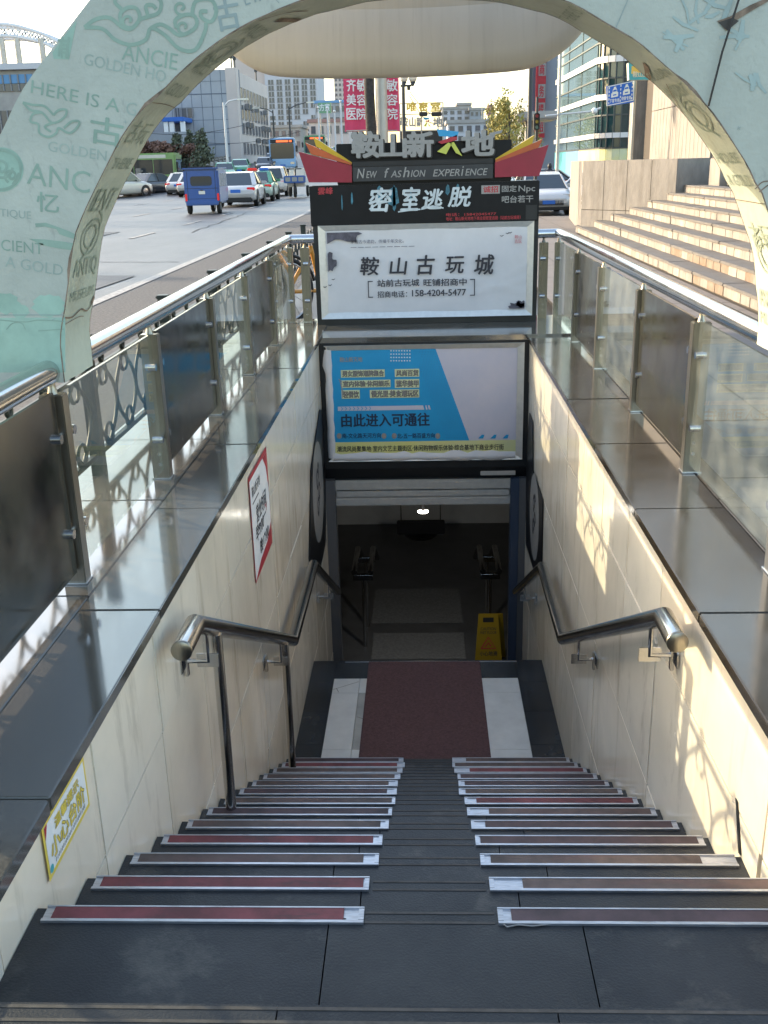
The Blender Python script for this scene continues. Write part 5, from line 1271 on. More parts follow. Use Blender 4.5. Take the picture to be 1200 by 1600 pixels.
# bicycle behind the sign board
t = thing('bicycle', 'orange framed bicycle leaning behind the left edge of the sign board', 'bicycle', (0,0,0)); R_ = .33
for yy in (-.54, .54):
    mb = MB(); mb.tube([(0, yy+R_*cos(k*pi/14), R_+R_*sin(k*pi/14)) for k in range(28)], .022, 'rubber', 8, closed=True); wq = mb.build('wheel', t)
    mb = MB()
    mb.tube([(0, yy+(R_-.03)*cos(k*pi/14), R_+(R_-.03)*sin(k*pi/14)) for k in range(28)], .012, 'rim', 6, closed=True)
    for k in range(12): mb.tube([(0, yy, R_), (0, yy+R_*.93*cos(k*pi/6), R_+R_*.93*sin(k*pi/6))], .003, 'rim', 4)
    mb.build('spokes', wq)
    mb = MB(); mb.tube([(0, yy+(R_+.05)*cos(k*pi/14), R_+(R_+.05)*sin(k*pi/14)) for k in range(1, 12)], .018, 'black', 6); mb.build('mudguard', t)
mb = MB()
for p, q_ in (((0,-.54,R_),(0,-.08,.30)),((0,-.08,.30),(0,-.2,.78)),((0,-.2,.74),(0,-.54,R_)),((0,-.08,.30),(0,.36,.72)),((0,-.14,.55),(0,.36,.76)),((0,.33,.92),(0,.54,R_))): mb.tube([p, q_], .022, 'bike_y', 10)
mb.build('frame', t)
mb = MB(); mb.tube([(-.28,.24,1.02),(-.2,.33,1.0),(0,.34,.95),(.2,.33,1.0),(.28,.24,1.02)], .014, 'steel_d', 8); mb.build('handlebar', t)
mb = MB(); mb.bbox((-.08,-.34,.84),(.08,-.08,.90),'black',.025); mb.tube([(0,-.2,.76),(0,-.21,.85)], .014, 'steel_d', 8); mb.build('saddle', t)
mb = MB(); mb.bbox((-.16,.42,.62),(.16,.72,.64),'steel_d',.005)
for a, b in (((-.16,.42),(.16,.42)),((.16,.42),(.16,.72)),((.16,.72),(-.16,.72)),((-.16,.72),(-.16,.42))):
    for zz in (.70,.78,.86): mb.tube([(a[0],a[1],zz),(b[0],b[1],zz)], .005, 'steel_d', 4)
mb.build('basket', t)
place(t, (-1.30, 9.6, -.15), -.75)

# ================================================================== street furniture
def pole(name, label, cat, p, h, r=.09, m='pole', group=None, r2=None):
    t = thing(name, label, cat, p, group); mb = MB()
    mb.tube([Vector(p), Vector(p)+Vector((0,0,h))], [r, r2 or r*.7], m, 12); mb.lathe([(r*2, 0), (r*2, .05), (r*1.2, .1), (r, .5)], p, m, 12); mb.build('pole', t); return t
BY = 24.0
def banner(u0, u1, v0, v1, cut=None):
    mb = MB(); f = FY(BY); a = AY(u0, v1, BY); b = AY(u1, v0, BY); n = 10
    vs = []
    for j in range(9):
        for i in range(n+1): vs.append((a.x+(b.x-a.x)*i/n, BY+.015*sin(i*1.3)+.012*sin(j*1.1+i*.4), a.z+(b.z+.15-a.z)*j/8))
    mb.raw(vs, [(j*(n+1)+i, j*(n+1)+i+1, (j+1)*(n+1)+i+1, (j+1)*(n+1)+i) for j in range(8) for i in range(n)], 'pink', True)
    return mb, f, a, b
pl = AY(593, 205, BY); pt = thing('lamp_post', 'thick grey lamp post carrying two pink banners behind the sign board', 'lamp post', (pl.x, BY+.1, 0))
mb = MB(); mb.tube([(pl.x+.07, BY-.22, -.15), (pl.x+.07, BY-.22, 8)], [.145, .125], 'pole', 16); mb.lathe([(.24,0),(.24,.1),(.15,.3)], (pl.x+.07, BY-.22, -.15), 'pole', 16); mb.build('pole', pt)
rows_b = [('齐', '敏'), ('美', '容'), ('医', '院')]
for k, (u0, u1, cl, cr, lab) in enumerate(((539, 574, (542, 556), (558, 573), 'pink banner on the left of the grey lamp post, white characters uncut'), (596, 623, (592, 603), (604, 621), 'pink banner on the right of the grey lamp post, partly behind it'))):
    mb, f, a, b = banner(u0, u1, 120, 206)
    for (c1, c2), (v0, v1) in zip(rows_b, ((124, 143), (147, 165), (169, 187))):
        for ch, (ua, ub) in ((c1, cl), (c2, cr)):
            p = AY(ua, v1, BY); q_ = AY(ub, v0, BY); write(mb, ch, f, p.x, q_.x, p.z, q_.z, .045, 'white', .02)
    tag(mb.build('banner', loc=((a.x+b.x)/2, BY, a.z)), lab, 'banner', 'pink banners on the lamp post')
    for zz in (a.z+.02,):
        mb = MB(); mb.tube([(pl.x+.07, BY-.22, zz), ((a.x if k == 0 else b.x), BY+.03, zz)], .015, 'pole', 6); mb.build('banner_arm', pt)
tk = AY(580, 205, 23.2)
t = thing('tree', 'dark bare tree trunk rising between the two pink banners', 'tree', (tk.x, 23.2, -.15)); mb = MB()
mb.tube([(tk.x, 23.2, -.15), (tk.x+.02, 23.2, 1.5), (tk.x-.02, 23.2, 3), (tk.x+.02, 23.2, 5), (tk.x, 23.2, 7)], [.17,.13,.12,.11,.08], 'trunkdark', 10); mb.build('trunk', t)
mb = MB()
for k in range(7): a_ = k*.9; mb.tube([(tk.x, 23.2, 5+.25*k), (tk.x+.6*cos(a_), 23.2+.6*sin(a_), 6+.3*k), (tk.x+1.2*cos(a_), 23.2+1.2*sin(a_), 6.6+.35*k)], [.05,.03,.01], 'trunkdark', 6)
mb.build('branches', t)
# double globe lamp
LY2 = 30.0; p = AY(631, 200, LY2); t = pole('street_lamp', 'dark street lamp with two milky globes beside the pink banner', 'street lamp', (p.x, LY2, -.15), AY(631, 130, LY2).z+.15, .07, 'poledark')
for u, v in ((631, 122), (645, 122)):
    q_ = AY(u, v, LY2); mb = MB(); mb.ball(q_, .12, 'globe', 8); g = mb.build('globe', t); mb = MB(); mb.lathe([(.05, -.14), (.09, -.10), (.02, -.22)], q_, 'poledark', 10); mb.build('collar', g)
q_ = AY(631, 134, LY2); mb = MB(); mb.tube([(q_.x-.1, LY2, q_.z), (q_.x+.2, LY2, q_.z), (AY(645,130,LY2).x, LY2, AY(645,130,LY2).z)], .03, 'poledark', 8); mb.tube([(q_.x+.14, LY2, q_.z), (q_.x+.14, LY2, q_.z-.12)], .05, 'black', 8); mb.build('arm', t)
# second entrance sign far behind
SY = 34.0; F2 = FY(SY); p0 = AY(625, 205, SY); p1 = AY(692, 160, SY)
t = thing('entrance_sign', 'second far sign frame with gold characters and pale letters behind the sign board', 'sign', ((p0.x+p1.x)/2, SY, -.15))
mb = MB()
for x in (p0.x, (p0.x+p1.x)/2, p1.x): mb.cyl((x, SY+.05, -.15), (x, SY+.05, p1.z), .025, 'pole', 6)
for z_ in (p1.z, AY(660,178,SY).z, p0.z): mb.beam((p0.x, SY+.05, z_), (p1.x, SY+.05, z_), .03, .03, 'pole')
mb.box((p0.x, SY+.1, -.15), (p1.x, SY+.5, p0.z), 'dgrey'); mb.build('frame', t)
mb = MB()
for ch, u0, u1 in (('唯', 636, 650), ('密', 655, 668), ('室', 673, 688)):
    a = AY(u0, 174, SY); b = AY(u1, 160, SY); write(mb, ch, F2, a.x, b.x, a.z, b.z, .03, 'gold', .05, depth=.05)
mb.build('gold_lettering', t)
mb = MB()
for ch, u0, u1 in (('鞍', 626, 637), ('山', 640, 649), ('新', 651, 660), ('地', 677, 691)):
    a = AY(u0, 198, SY); b = AY(u1, 183, SY); write(mb, ch, F2, a.x, b.x, a.z, b.z, .03, 'letter_face', .04, depth=.03)
for poly, m in (([(661,183),(671,184),(670,187),(662,187)], 'blue_fin'), ([(662,191),(671,187),(671,190)], 'red'), ([(662,197),(666,191),(668,191),(666,198)], 'lime'), ([(668,191),(673,198),(670,197)], 'lime')): mb.prism(pxpoly(poly, F2, 1, SY), F2, 0, .04, m)
mb.build('pale_lettering', t)
for u0, u1 in ((655, 668), (674, 690)):
    a = AY(u0, 182, SY); b = AY(u1, 174.5, SY); mb = MB(); mb.bbox((a.x, SY, a.z), (b.x, SY+.1, b.z), 'black', .02); mb.build('spot_box', t)
# traffic light with mast arm
TY = 27.5; p = AY(838, 215, TY); t = pole('traffic_light', 'dark traffic signal on a pole at the right end of the sign board', 'traffic light', (p.x, TY, -.45), 3.5, .05, 'poledark')
a = AY(833, 203, TY); b = AY(843, 177, TY); mb = MB(); mb.bbox((a.x, TY-.15, a.z), (b.x, TY+.05, b.z), 'black', .02)
for k in range(3):
    c = Vector((.5*(a.x+b.x), TY-.15, b.z-.07-.14*k)); mb.lathe([(.05, 0), (.055, .08)], c, 'black', 10, ax=(0,-1,0)); mb.lathe([(.045, .01), (.001, .012)], c, ('red', 'yellow', 'print1')[k], 10, ax=(0,-1,0))
mb.build('signal_head', t)
p = AY(871, 250, 46); t = pole('camera_mast', 'tall grey mast with a long horizontal arm carrying a white camera', 'mast', (p.x, 46, -.45), 9.3, .075, 'pole')
a = AY(852, 181, 46); b = AY(934, 173, 46); mb = MB(); mb.tube([a, b], .035, 'pole_w', 8); mb.build('arm', t)
mb = MB(); c = AY(929, 173, 46); mb.ball(c, .13, 'white', 7); mb.cyl(c+Vector((.05,0,.02)), c+Vector((.26,-.05,.1)), .05, 'silver', 8); mb.build('camera', t)
p = AY(827, 215, 45); t = pole('lamp_mast', 'thin dark mast rising left of the red banner tower', 'mast', (p.x, 45, -.45), 12.3, .10, 'poledark')
# road sign, teal sign, round sign
GY = 26.0; f = FY(GY); P = pxpoly([(947,135),(989,126),(990,160),(948,166)], f, 1, GY)
t = thing('road_sign', 'blue road sign with two white car symbols on a pole', 'sign', (P[0][0], GY, 2.5)); mb = MB(); mb.prism(P, f, -.03, 0, 'signblue', 'silver'); mb.build('sign_plate', t)
mb = MB(); cxs = [sum(p[i] for p in P)/4 for i in (0, 1)]; sw = P[1][0]-P[0][0]; sh = P[0][1]-P[3][1]
SKEW = (P[1][1]-P[0][1])/sw
def sp(x, y): return (P[3][0]+x*sw, P[3][1]+y*sh+SKEW*x*sw)
for q0, q1 in (((.01,.02),(.99,.02)),((.99,.02),(.99,.98)),((.99,.98),(.01,.98)),((.01,.98),(.01,.02))): mb.ribbon([sp(*q0), sp(*q1)], .02, f, .003, 'white')
for xx in (.07, .5, .93):
    for yy in (.08,.27,.46,.65,.84): flat(mb, [sp(xx-.018,yy), sp(xx+.018,yy), sp(xx+.018,yy+.11), sp(xx-.018,yy+.11)], f, .003, 'white')
for xx in (.28, .72):
    flat(mb, [sp(xx-.13,.38), sp(xx+.13,.38), sp(xx+.13,.58), sp(xx+.09,.64), sp(xx+.07,.80), sp(xx-.07,.80), sp(xx-.09,.64), sp(xx-.13,.58)], f, .003, 'white')
    flat(mb, [sp(xx-.07,.66), sp(xx+.07,.66), sp(xx+.055,.75), sp(xx-.055,.75)], f, .005, 'signblue'); flat(mb, [sp(xx-.05,.80), sp(xx+.05,.80), sp(xx+.04,.9), sp(xx-.04,.9)], f, .003, 'white')
    flat(mb, [sp(xx-.06,.46), sp(xx+.06,.46), sp(xx+.06,.52), sp(xx-.06,.52)], f, .005, 'signblue')
for tx, x0 in (('下客专用', .10), ('待客专用', .54)):
    a = sp(x0, .13); b = sp(x0+.36, .30); write(mb, tx, f, a[0], b[0], a[1], b[1]-.03, .003, 'white', .02, skew=.02)
mb.build('sign_print', t); mb = MB(); mb.cyl((sp(.9,.5)[0]+.1, GY+.06, -.15), (sp(.9,.5)[0]+.1, GY+.06, 3.8), .04, 'pole', 10); mb.beam((sp(.1,.5)[0], GY+.05, cxs[1]), (sp(.9,.5)[0]+.1, GY+.05, cxs[1]+.05), .04, .04, 'pole'); mb.build('post', t)
GY2 = 25.0; f = FY(GY2); P = pxpoly([(982,98),(1040,90),(1040,124),(983,125)], f, 1, GY2)
t = thing('shop_sign', 'teal and orange shop sign board above the blue road sign', 'sign', (P[0][0], GY2, 3.3)); mb = MB(); mb.prism(P, f, -.25, 0, 'teal', 'arch_in'); flat(mb, [(P[0][0]+.08, P[0][1]-.08), (P[1][0]-.05, P[1][1]-.08), (P[1][0]-.05, P[1][1]-.25), (P[0][0]+.08, P[0][1]-.25)], f, .004, 'gold'); 
M['signcream'] = mat('sign_cream', (0.6,0.55,0.4), .5)
write(mb, '鞍山美食', f, P[3][0]+.08, P[2][0]-.3, P[3][1]+.06, P[3][1]+.19, .004, 'signcream', .03); mb.build('sign_box', t)
mb = MB(); mb.beam((P[1][0]-.1, GY2-.12, P[1][1]-.3), (6.2, GY2-.12, P[1][1]-.3), .06, .06, 'pole'); mb.build('bracket', t)
c = AY(996, 178, 33.0); t = thing('round_sign', 'round purple edged no parking sign half hidden by the stone column', 'sign', c); mb = MB()
M['purple'] = mat('faded_purple', (0.35, 0.12, 0.35), .5); mb.lathe([(.001, .0), (.17, .0), (.24, .0), (.24, .03)], c, 'purple', 24, ax=(0,-1,0)); mb.lathe([(.001, .004), (.17, .004)], c+Vector((0,-.002,0)), 'signblue', 24, ax=(0,-1,0)); mb.build('sign_plate', t); mb = MB(); mb.cyl((c.x, 33.04, -.15), (c.x, 33.04, c.z+.2), .03, 'pole', 8); mb.build('post', t)
# ================================================================== buildings
# grey-blue clad building on the left
Y0, Y1 = 125.0, 152.0; c0 = AY(365, 108, Y0); XC = c0.x; ZT = c0.z
t = thing('office_building', 'four storey grey blue clad building with a pale window side beyond the road', 'building', (XC-10, 138, -.15))
mb = MB(); mb.box((XC-34, Y0, -.15), (XC, Y1, ZT), 'pinkbldg'); mb.build('side_wall', t)
mb = MB(); mb.box((XC-34, Y0-.25, -.15), (XC-1.0, Y0-.02, ZT-.02), 'bluebldg')
for i in range(28): mb.box((XC-34+i*1.2, Y0-.27, -.15), (XC-34+i*1.2+.06, Y0-.25, ZT-.02), 'bldg_joint')
for j in range(11): mb.box((XC-34, Y0-.275, 1.4*j), (XC-1, Y0-.255, 1.4*j+(.12 if j % 4 == 3 else .05)), 'bldg_joint')
mb.build('clad_front', t)
mb = MB(); mb.bbox((XC-1.0, Y0-.3, -.15), (XC+.25, Y0+1.6, ZT+.15), 'pinkbldg', .05); mb.box((XC+.0, Y0+1.6, ZT-7), (XC+.22, Y0+2.6, ZT+.1), 'bldg_joint'); mb.build('corner_pier', t)
def face_window(parent, x, y0, y1, z0, z1, sgn=1):
    mb = MB(); mb.box((x, y0, z0), (x+.05*sgn, y1, z1), 'win'); w = mb.build('window', parent)
    mb = MB()
    for a, b, c, d in ((y0-.06, y0, z0, z1), (y1, y1+.06, z0, z1), (y0-.06, y1+.06, z0-.08, z0), (y0-.06, y1+.06, z1, z1+.06), ((y0+y1)/2-.03, (y0+y1)/2+.03, z0, z1)): mb.box((x, a, c), (x+.09*sgn, b, d), 'winframe')
    mb.build('frame', w)
rnd = random.Random(9)
rows_z = [AX(395, v, XC) for v in (150, 180, 210, 241)]
for r, (va, vb) in enumerate(((137,156),(164,185),(192,208),(223,240))):
    pa = AX(376, va, XC); pb = AX(376, vb, XC)
    z1, z0 = pa.z, pb.z
    for i in range(9):
        y = Y0+3.4+i*2.55
        face_window(t, XC+.0, y, y+1.35, z0, z1)
        if rnd.random() < .42 and r < 3:
            mb = MB(); mb.bbox((XC+.1, y-.1, z0-.95), (XC+.55, y+.85, z0-.3), 'winframe', .05); mb.box((XC+.55, y, z0-.9), (XC+.57, y+.7, z0-.35), 'black'); mb.build('air_conditioner', t)
for u, v0, v1 in ((362, 90, 108), (367, 92, 108), (400, 104, 118)):
    a = AX(u, v1, XC-.5); mb = MB(); mb.tube([(a.x, a.y, ZT), (a.x, a.y, ZT+2.6)], .10, 'poledark', 6); mb.bbox((a.x-.2, a.y-.2, ZT+1.3), (a.x+.2, a.y+.2, ZT+2.7), 'poledark', .05); mb.build('antenna', t)
mb = MB(); a = AY(262, 182, Y0-3); b = AY(285, 208, Y0-3)   # small porch on the low wing
w0 = AY(200, 208, Y0-6); w1 = AY(292, 226, Y0-6)
mb.box((w0.x-14, Y0-6, -.15), (w1.x, Y0-.3, w0.z), 'bluebldg'); mb.build('low_wing', t)
mb = MB(); p0 = AY(256, 184, Y0-4); p1 = AY(290, 190, Y0-4)
mb.bbox((p0.x, Y0-5, p1.z), (p1.x, Y0-.3, p0.z), 'plate', .05)
for u in (260, 269, 286): q_ = AY(u, 200, Y0-4.6); mb.box((q_.x-.25, Y0-4.8, w0.z), (q_.x+.25, Y0-4.3, p1.z), 'white')
q0 = AY(270, 190, Y0-.4); q1 = AY(285, 207, Y0-.4); mb.box((q0.x, Y0-.45, q1.z), (q1.x, Y0-.3, q0.z), 'win'); mb.build('porch', t)
for u0, u1 in ((274, 281), (284, 301)):
    a = AY(u0, 184, Y0-.3); b = AY(u1, 169, Y0-.3); mb = MB(); mb.box((a.x, Y0-.36, a.z), (b.x, Y0-.28, b.z), 'win'); w = mb.build('window', t); mb = MB()
    for k in range(3): x = a.x+(b.x-a.x)*k/2; mb.box((x-.08, Y0-.42, a.z), (x+.08, Y0-.36, b.z), 'winframe')
    mb.build('frame', w)
# white tower
TYY = 260.0; a = AY(414, 262, TYY); b = AY(495, 100, TYY)
t = thing('apartment_tower', 'white apartment tower with rows of paired windows far behind', 'building', ((a.x+b.x)/2, TYY, -.15))
mb = MB(); ztop = b.z+6; mb.box((a.x+1.2, TYY, -.15), (b.x, TYY+18, ztop), 'towerw'); mb.box((a.x-6.5, TYY+1.5, -.15), (a.x+1.2, TYY+16, ztop-2), 'pinkbldg'); mb.build('wall', t)
for r in range(10):
    z1 = AY(450, 124+r*9.45, TYY).z; hgt = .8 if r > 5 else 1.0
    for i in range(6):
        x = a.x+2.0+i*2.02
        if r > 4 and (i+r) % 5 == 0: continue
        mb = MB(); 
        for dx in (0, .72): mb.box((x+dx, TYY-.06, z1-hgt), (x+dx+.56, TYY+.0, z1), 'win')
        mb.box((x-.1, TYY-.1, z1-hgt-.15), (x+1.4, TYY, z1-hgt-.02), 'winframe'); mb.build('window', t)
    for k in range(2):
        yy = TYY+3+k*5; mb = MB(); mb.box((a.x-6.6+0, TYY+1.42, z1-hgt), (a.x-5.6+k*2.6, TYY+1.5, z1), 'win'); mb.build('window', t)
def simple_building(name, label, u0, u1, v0, v1, y, depth, m, rows=0, cols=0, wm='win', rv=None, roof=None, cat='building'):
    a = AY(u0, v1, y); b = AY(u1, v0, y); t = thing(name, label, cat, ((a.x+b.x)/2, y, -.15)); mb = MB(); mb.box((a.x, y, -.15), (b.x, y+depth, b.z), m); mb.build('wall', t)
    z0 = a.z; H = b.z-z0; W_ = b.x-a.x
    for r in range(rows):
        for c in range(cols):
            x = a.x+W_*(c+.22)/cols; z_ = z0+H*(r+.25)/rows
            mb = MB(); mb.box((x, y-.08, z_), (x+W_*.56/cols, y-.0, z_+H*.5/rows), wm); mb.box((x-.05, y-.12, z_-.1), (x+W_*.6/cols, y, z_), 'winframe'); mb.build('window', t)
    mb = MB(); mb.box((a.x-.3, y-.3, b.z), (b.x+.3, y+depth, b.z+.5), roof or 'concrete'); mb.build('roof', t); return t
simple_building('apartment_tower', 'pale tower seen between the white tower and the pink banners', 523, 552, 112, 160, 330, 15, 'pinkbldg', 6, 5)
simple_building('long_building', 'low blue roofed building left of the pink banners', 494, 552, 160, 215, 210, 14, 'bluebldg', 3, 6, roof='bluewall')
simple_building('shop_building', 'grey low building at the foot of the white tower', 418, 470, 199, 235, 200, 12, 'concrete', 2, 5)
simple_building('shop_building', 'faded red roofed low shop behind the pale poles', 484, 545, 190, 215, 175, 8, 'pinkbldg', 1, 5, roof='brick')
simple_building('factory_building', 'pale flat topped block with a taller middle on the horizon', 690, 735, 170, 200, 230, 15, 'towerw', 3, 4)
simple_building('factory_building', 'taller pale block in the middle of the horizon', 716, 735, 164, 200, 236, 12, 'concrete', 3, 2)
simple_building('factory_building', 'grey stepped block on the horizon beside the chimney', 734, 756, 172, 205, 228, 12, 'bluebldg', 3, 3)
simple_building('shop_building', 'pale hall low behind the yellow tree', 700, 820, 190, 225, 160, 10, 'towerw', 2, 9)
p = AY(766, 200, 260); t = thing('chimney', 'red and white striped chimney on the horizon', 'chimney', (p.x, 260, -.15)); mb = MB(); zt = AY(766, 164, 260).z
for k in range(6): z0 = zt*(k/6); mb.tube([(p.x, 260, z0), (p.x, 260, zt*(k+1)/6)], [1.3-.08*k, 1.22-.08*k], 'brick' if k % 2 else 'white', 12)
mb.build('stack', t)
p = AY(753, 200, 200); t = thing('antenna_mast', 'thin lattice mast standing on the horizon', 'mast', (p.x, 200, -.15)); mb = MB(); zt = AY(753, 160, 200).z; mb.tube([(p.x, 200, -.15), (p.x, 200, zt)], [.22, .05], 'pole', 6); mb.build('mast', t)
p = AY(684.5, 200, 180); t = thing('antenna_mast', 'thin mast above the gold characters', 'mast', (p.x, 180, -.15)); mb = MB(); zt = AY(684.5, 140, 180).z; mb.tube([(p.x, 180, -.15), (p.x, 180, zt)], [.22, .05], 'pole', 6); mb.build('mast', t)
# canopy booth on the right of the horizon
a = AY(803, 190, 60); b = AY(840, 176, 60); t = thing('toll_canopy', 'flat pale canopy on a pillar behind the traffic signal', 'canopy', ((a.x+b.x)/2, 60, -.15)); mb = MB(); mb.bbox((a.x, 58, a.z), (b.x+1, 62, b.z), 'concrete', .08); mb.build('roof', t); mb = MB(); q_ = AY(828, 190, 60); mb.box((q_.x-.25, 59.8, -.15), (q_.x+.25, 60.3, a.z), 'concrete'); mb.build('pillar', t)
# red banner tower
a = AY(838, 225, 92); b = AY(876, 60, 92); t = thing('banner_tower', 'grey tower block hung with a tall red banner left of the glass building', 'building', ((a.x+b.x)/2, 92, -.15))
mb = MB(); mb.box((a.x, 92, -.15), (b.x+3, 110, b.z+6), 'bluebldg'); mb.box((AY(838,1,92).x-.3, 91.6, -.15), (AY(841,1,92).x, 92, b.z+6), 'bldg_joint'); mb.build('wall', t)
x0, x1 = AY(841, 1, 91).x, AY(857, 1, 91).x; mb = MB(); mb.box((x0, 91.3, AY(850,215,91).z), (x1, 91.5, b.z+2), 'red'); bn = mb.build('banner', t)
f = FY(91.3); mb = MB()
for k, (v0, v1) in enumerate(((98,118),(131,153),(160,178),(186,208))):
    flat(mb, [(x0+.25*(x1-x0), AY(850,v1,91).z), (x1-.02, AY(850,v1,91).z), (x1-.02, AY(850,v0,91).z), (x0+.25*(x1-x0), AY(850,v0,91).z)], f, .02, 'letter_face')
    write(mb, '商务楼招'[k], f, x0+.33*(x1-x0), x1-.15, AY(850,v1-2,91).z, AY(850,v0+2,91).z, .03, 'red', .02)
mb.build('banner_print', bn)
# rounded glass building
GX, GYY, GR_ = 9.75, 59.0, 1.6; base = -.5
t = thing('glass_building', 'rounded glass office block with white bands beyond the plaza', 'building', (13, 66, base))
path = [(GX-.3, 76.0)]+[(GX, GYY+GR_)]+[(GX+GR_-GR_*cos(a_), GYY+GR_-GR_*sin(a_)) for a_ in [pi/2*k/6 for k in range(1, 7)]]+[(24, GYY+.2)]
def wallp(mb, P, z0, z1, m, off=0.0, ms=None):
    for i, (p, q_) in enumerate(zip(P[:-1], P[1:])):
        d_ = Vector((q_[0]-p[0], q_[1]-p[1], 0)).normalized(); n_ = Vector((d_.y, -d_.x, 0))*-1*off*-1
        mm = ms(i) if ms else m
        mb.face([Vector((p[0], p[1], z0))+n_, Vector((q_[0], q_[1], z0))+n_, Vector((q_[0], q_[1], z1))+n_, Vector((p[0], p[1], z1))+n_], mm)
side = lambda i: 'curtain_sky' if i == 0 else 'curtain'  # receding face gets the colour with the bright sky painted in
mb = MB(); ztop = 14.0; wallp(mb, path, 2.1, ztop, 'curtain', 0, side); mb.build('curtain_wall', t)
fine = [(GX-.3+.3*(k/9), 76-(76-GYY-GR_)*k/9) for k in range(9)]+path[1:-1]+[(GX+GR_+(24-GX-GR_)*k/9, GYY+.2*k/9) for k in range(1, 10)]
for (va, vb) in ((87, 97), (147, 156), (208, 216)):
    z1 = AY(925, va, GYY).z; z0 = AY(925, vb, GYY).z; mb = MB(); wallp(mb, path, z0, z1, 'band', .12); 
    L1 = [(p[0], p[1]) for p in path]
    mb.build('white_band', t)
mb = MB()
for i_, (x, y) in enumerate(fine):
    if i_ < 9 and i_ not in (3, 6): continue
    mb.box((x-.03, y-.09, 2.1), (x+.03, y-.02, ztop), 'mullion')
for v in (46, 64, 122, 180, 232): z_ = AY(925, v, GYY).z; wallp(mb, path, z_-.04, z_+.04, 'mullion', .06)
mb.build('mullions', t)
mb = MB(); cols_ = ['p_blue', 'letter_face', 'sticker_y', 'cream_lbl', 'paleyel', 'paleyel', 'gold', 'crimson', 'crimson', 'p_blue']
M['shop1'] = mat('shopfront_poster', (0.55, 0.45, 0.2), .5, col2=(.2, .25, .4), scale=.6)
gp = fine
for i, (p, q_) in enumerate(zip(gp[:-1], gp[1:])):
    m = 'teal' if i < 3 else ('p_bus' if i < 6 else ('paleyel' if i < 15 else ('gold' if i < 17 else ('crimson' if i < 19 else 'shop1')))); wallp(mb, [p, q_], base, 2.08, m, .03)
mb.build('shopfront', t)
mb = MB(); mb.box((GX+.6, GYY+1.0, base), (30, 76, ztop), 'mullion'); mb.build('core', t)
# stadium-like building and arched bridge on the far left
yb = 95.0; a = AY(-60, 226, yb); b = AY(62, 108, yb); t = thing('terminal_building', 'wide grey building with a blue glass strip at the far left behind the arch', 'building', ((a.x+b.x)/2, yb, -.15))
mb = MB(); mb.box((a.x-10, yb, -.15), (b.x, yb+20, b.z), 'concrete'); mb.build('wall', t)
for (va, vb, m, nm) in ((116, 130, 'bluewall', 'glass_strip'), (131, 142, 'win', 'window_strip'), (172, 208, 'win', 'window_strip')):
    z1 = AY(40, va, yb).z; z0 = AY(40, vb, yb).z; mb = MB(); mb.box((a.x-10, yb-.1, z0), (b.x-.2, yb, z1), m)
    for k in range(26): x = a.x-10+(b.x-a.x+10)*k/26; mb.box((x, yb-.2, z0), (x+.12, yb-.1, z1), 'winframe')
    mb.build(nm, t)
mb = MB(); mb.box((a.x-10, yb-.5, b.z), (b.x+.3, yb+20, b.z+.5), 'towerw'); mb.build('roof_edge', t)
ya = 120.0; t = thing('arched_bridge', 'white lattice bridge arch rising above the far left building', 'bridge', (AY(0,50,ya).x, ya, 5))
mb = MB(); P1 = smooth([(AY(u, v, ya).x, AY(u, v, ya).z) for u, v in ((-160,72),(-80,45),(0,38),(45,46),(88,64),(140,105),(180,150))], 4); P2 = smooth([(AY(u, v, ya).x, AY(u, v, ya).z) for u, v in ((-160,90),(-80,63),(0,56),(45,61),(84,75),(130,115),(170,156))], 4)
for yy in (ya, ya+3): 
    mb.tube([(x, yy, z_) for x, z_ in P1], .22, 'pole_w', 6); mb.tube([(x, yy, z_) for x, z_ in P2], .22, 'pole_w', 6)
    for i in range(len(P1)-1): mb.beam((P1[i][0], yy, P1[i][1]), (P2[i+1][0], yy, P2[i+1][1]), .13, .13, 'pole_w'); mb.beam((P2[i][0], yy, P2[i][1]), (P1[i+1][0], yy, P1[i+1][1]), .13, .13, 'pole_w')
mb.build('arch_rib', t)
for u in (2, 26, 64):
    p = AY(u, 60, ya); mb = MB(); mb.tube([(p.x, ya, -.15), (p.x, ya, p.z)], .35, 'pole', 8); mb.build('hanger', t)
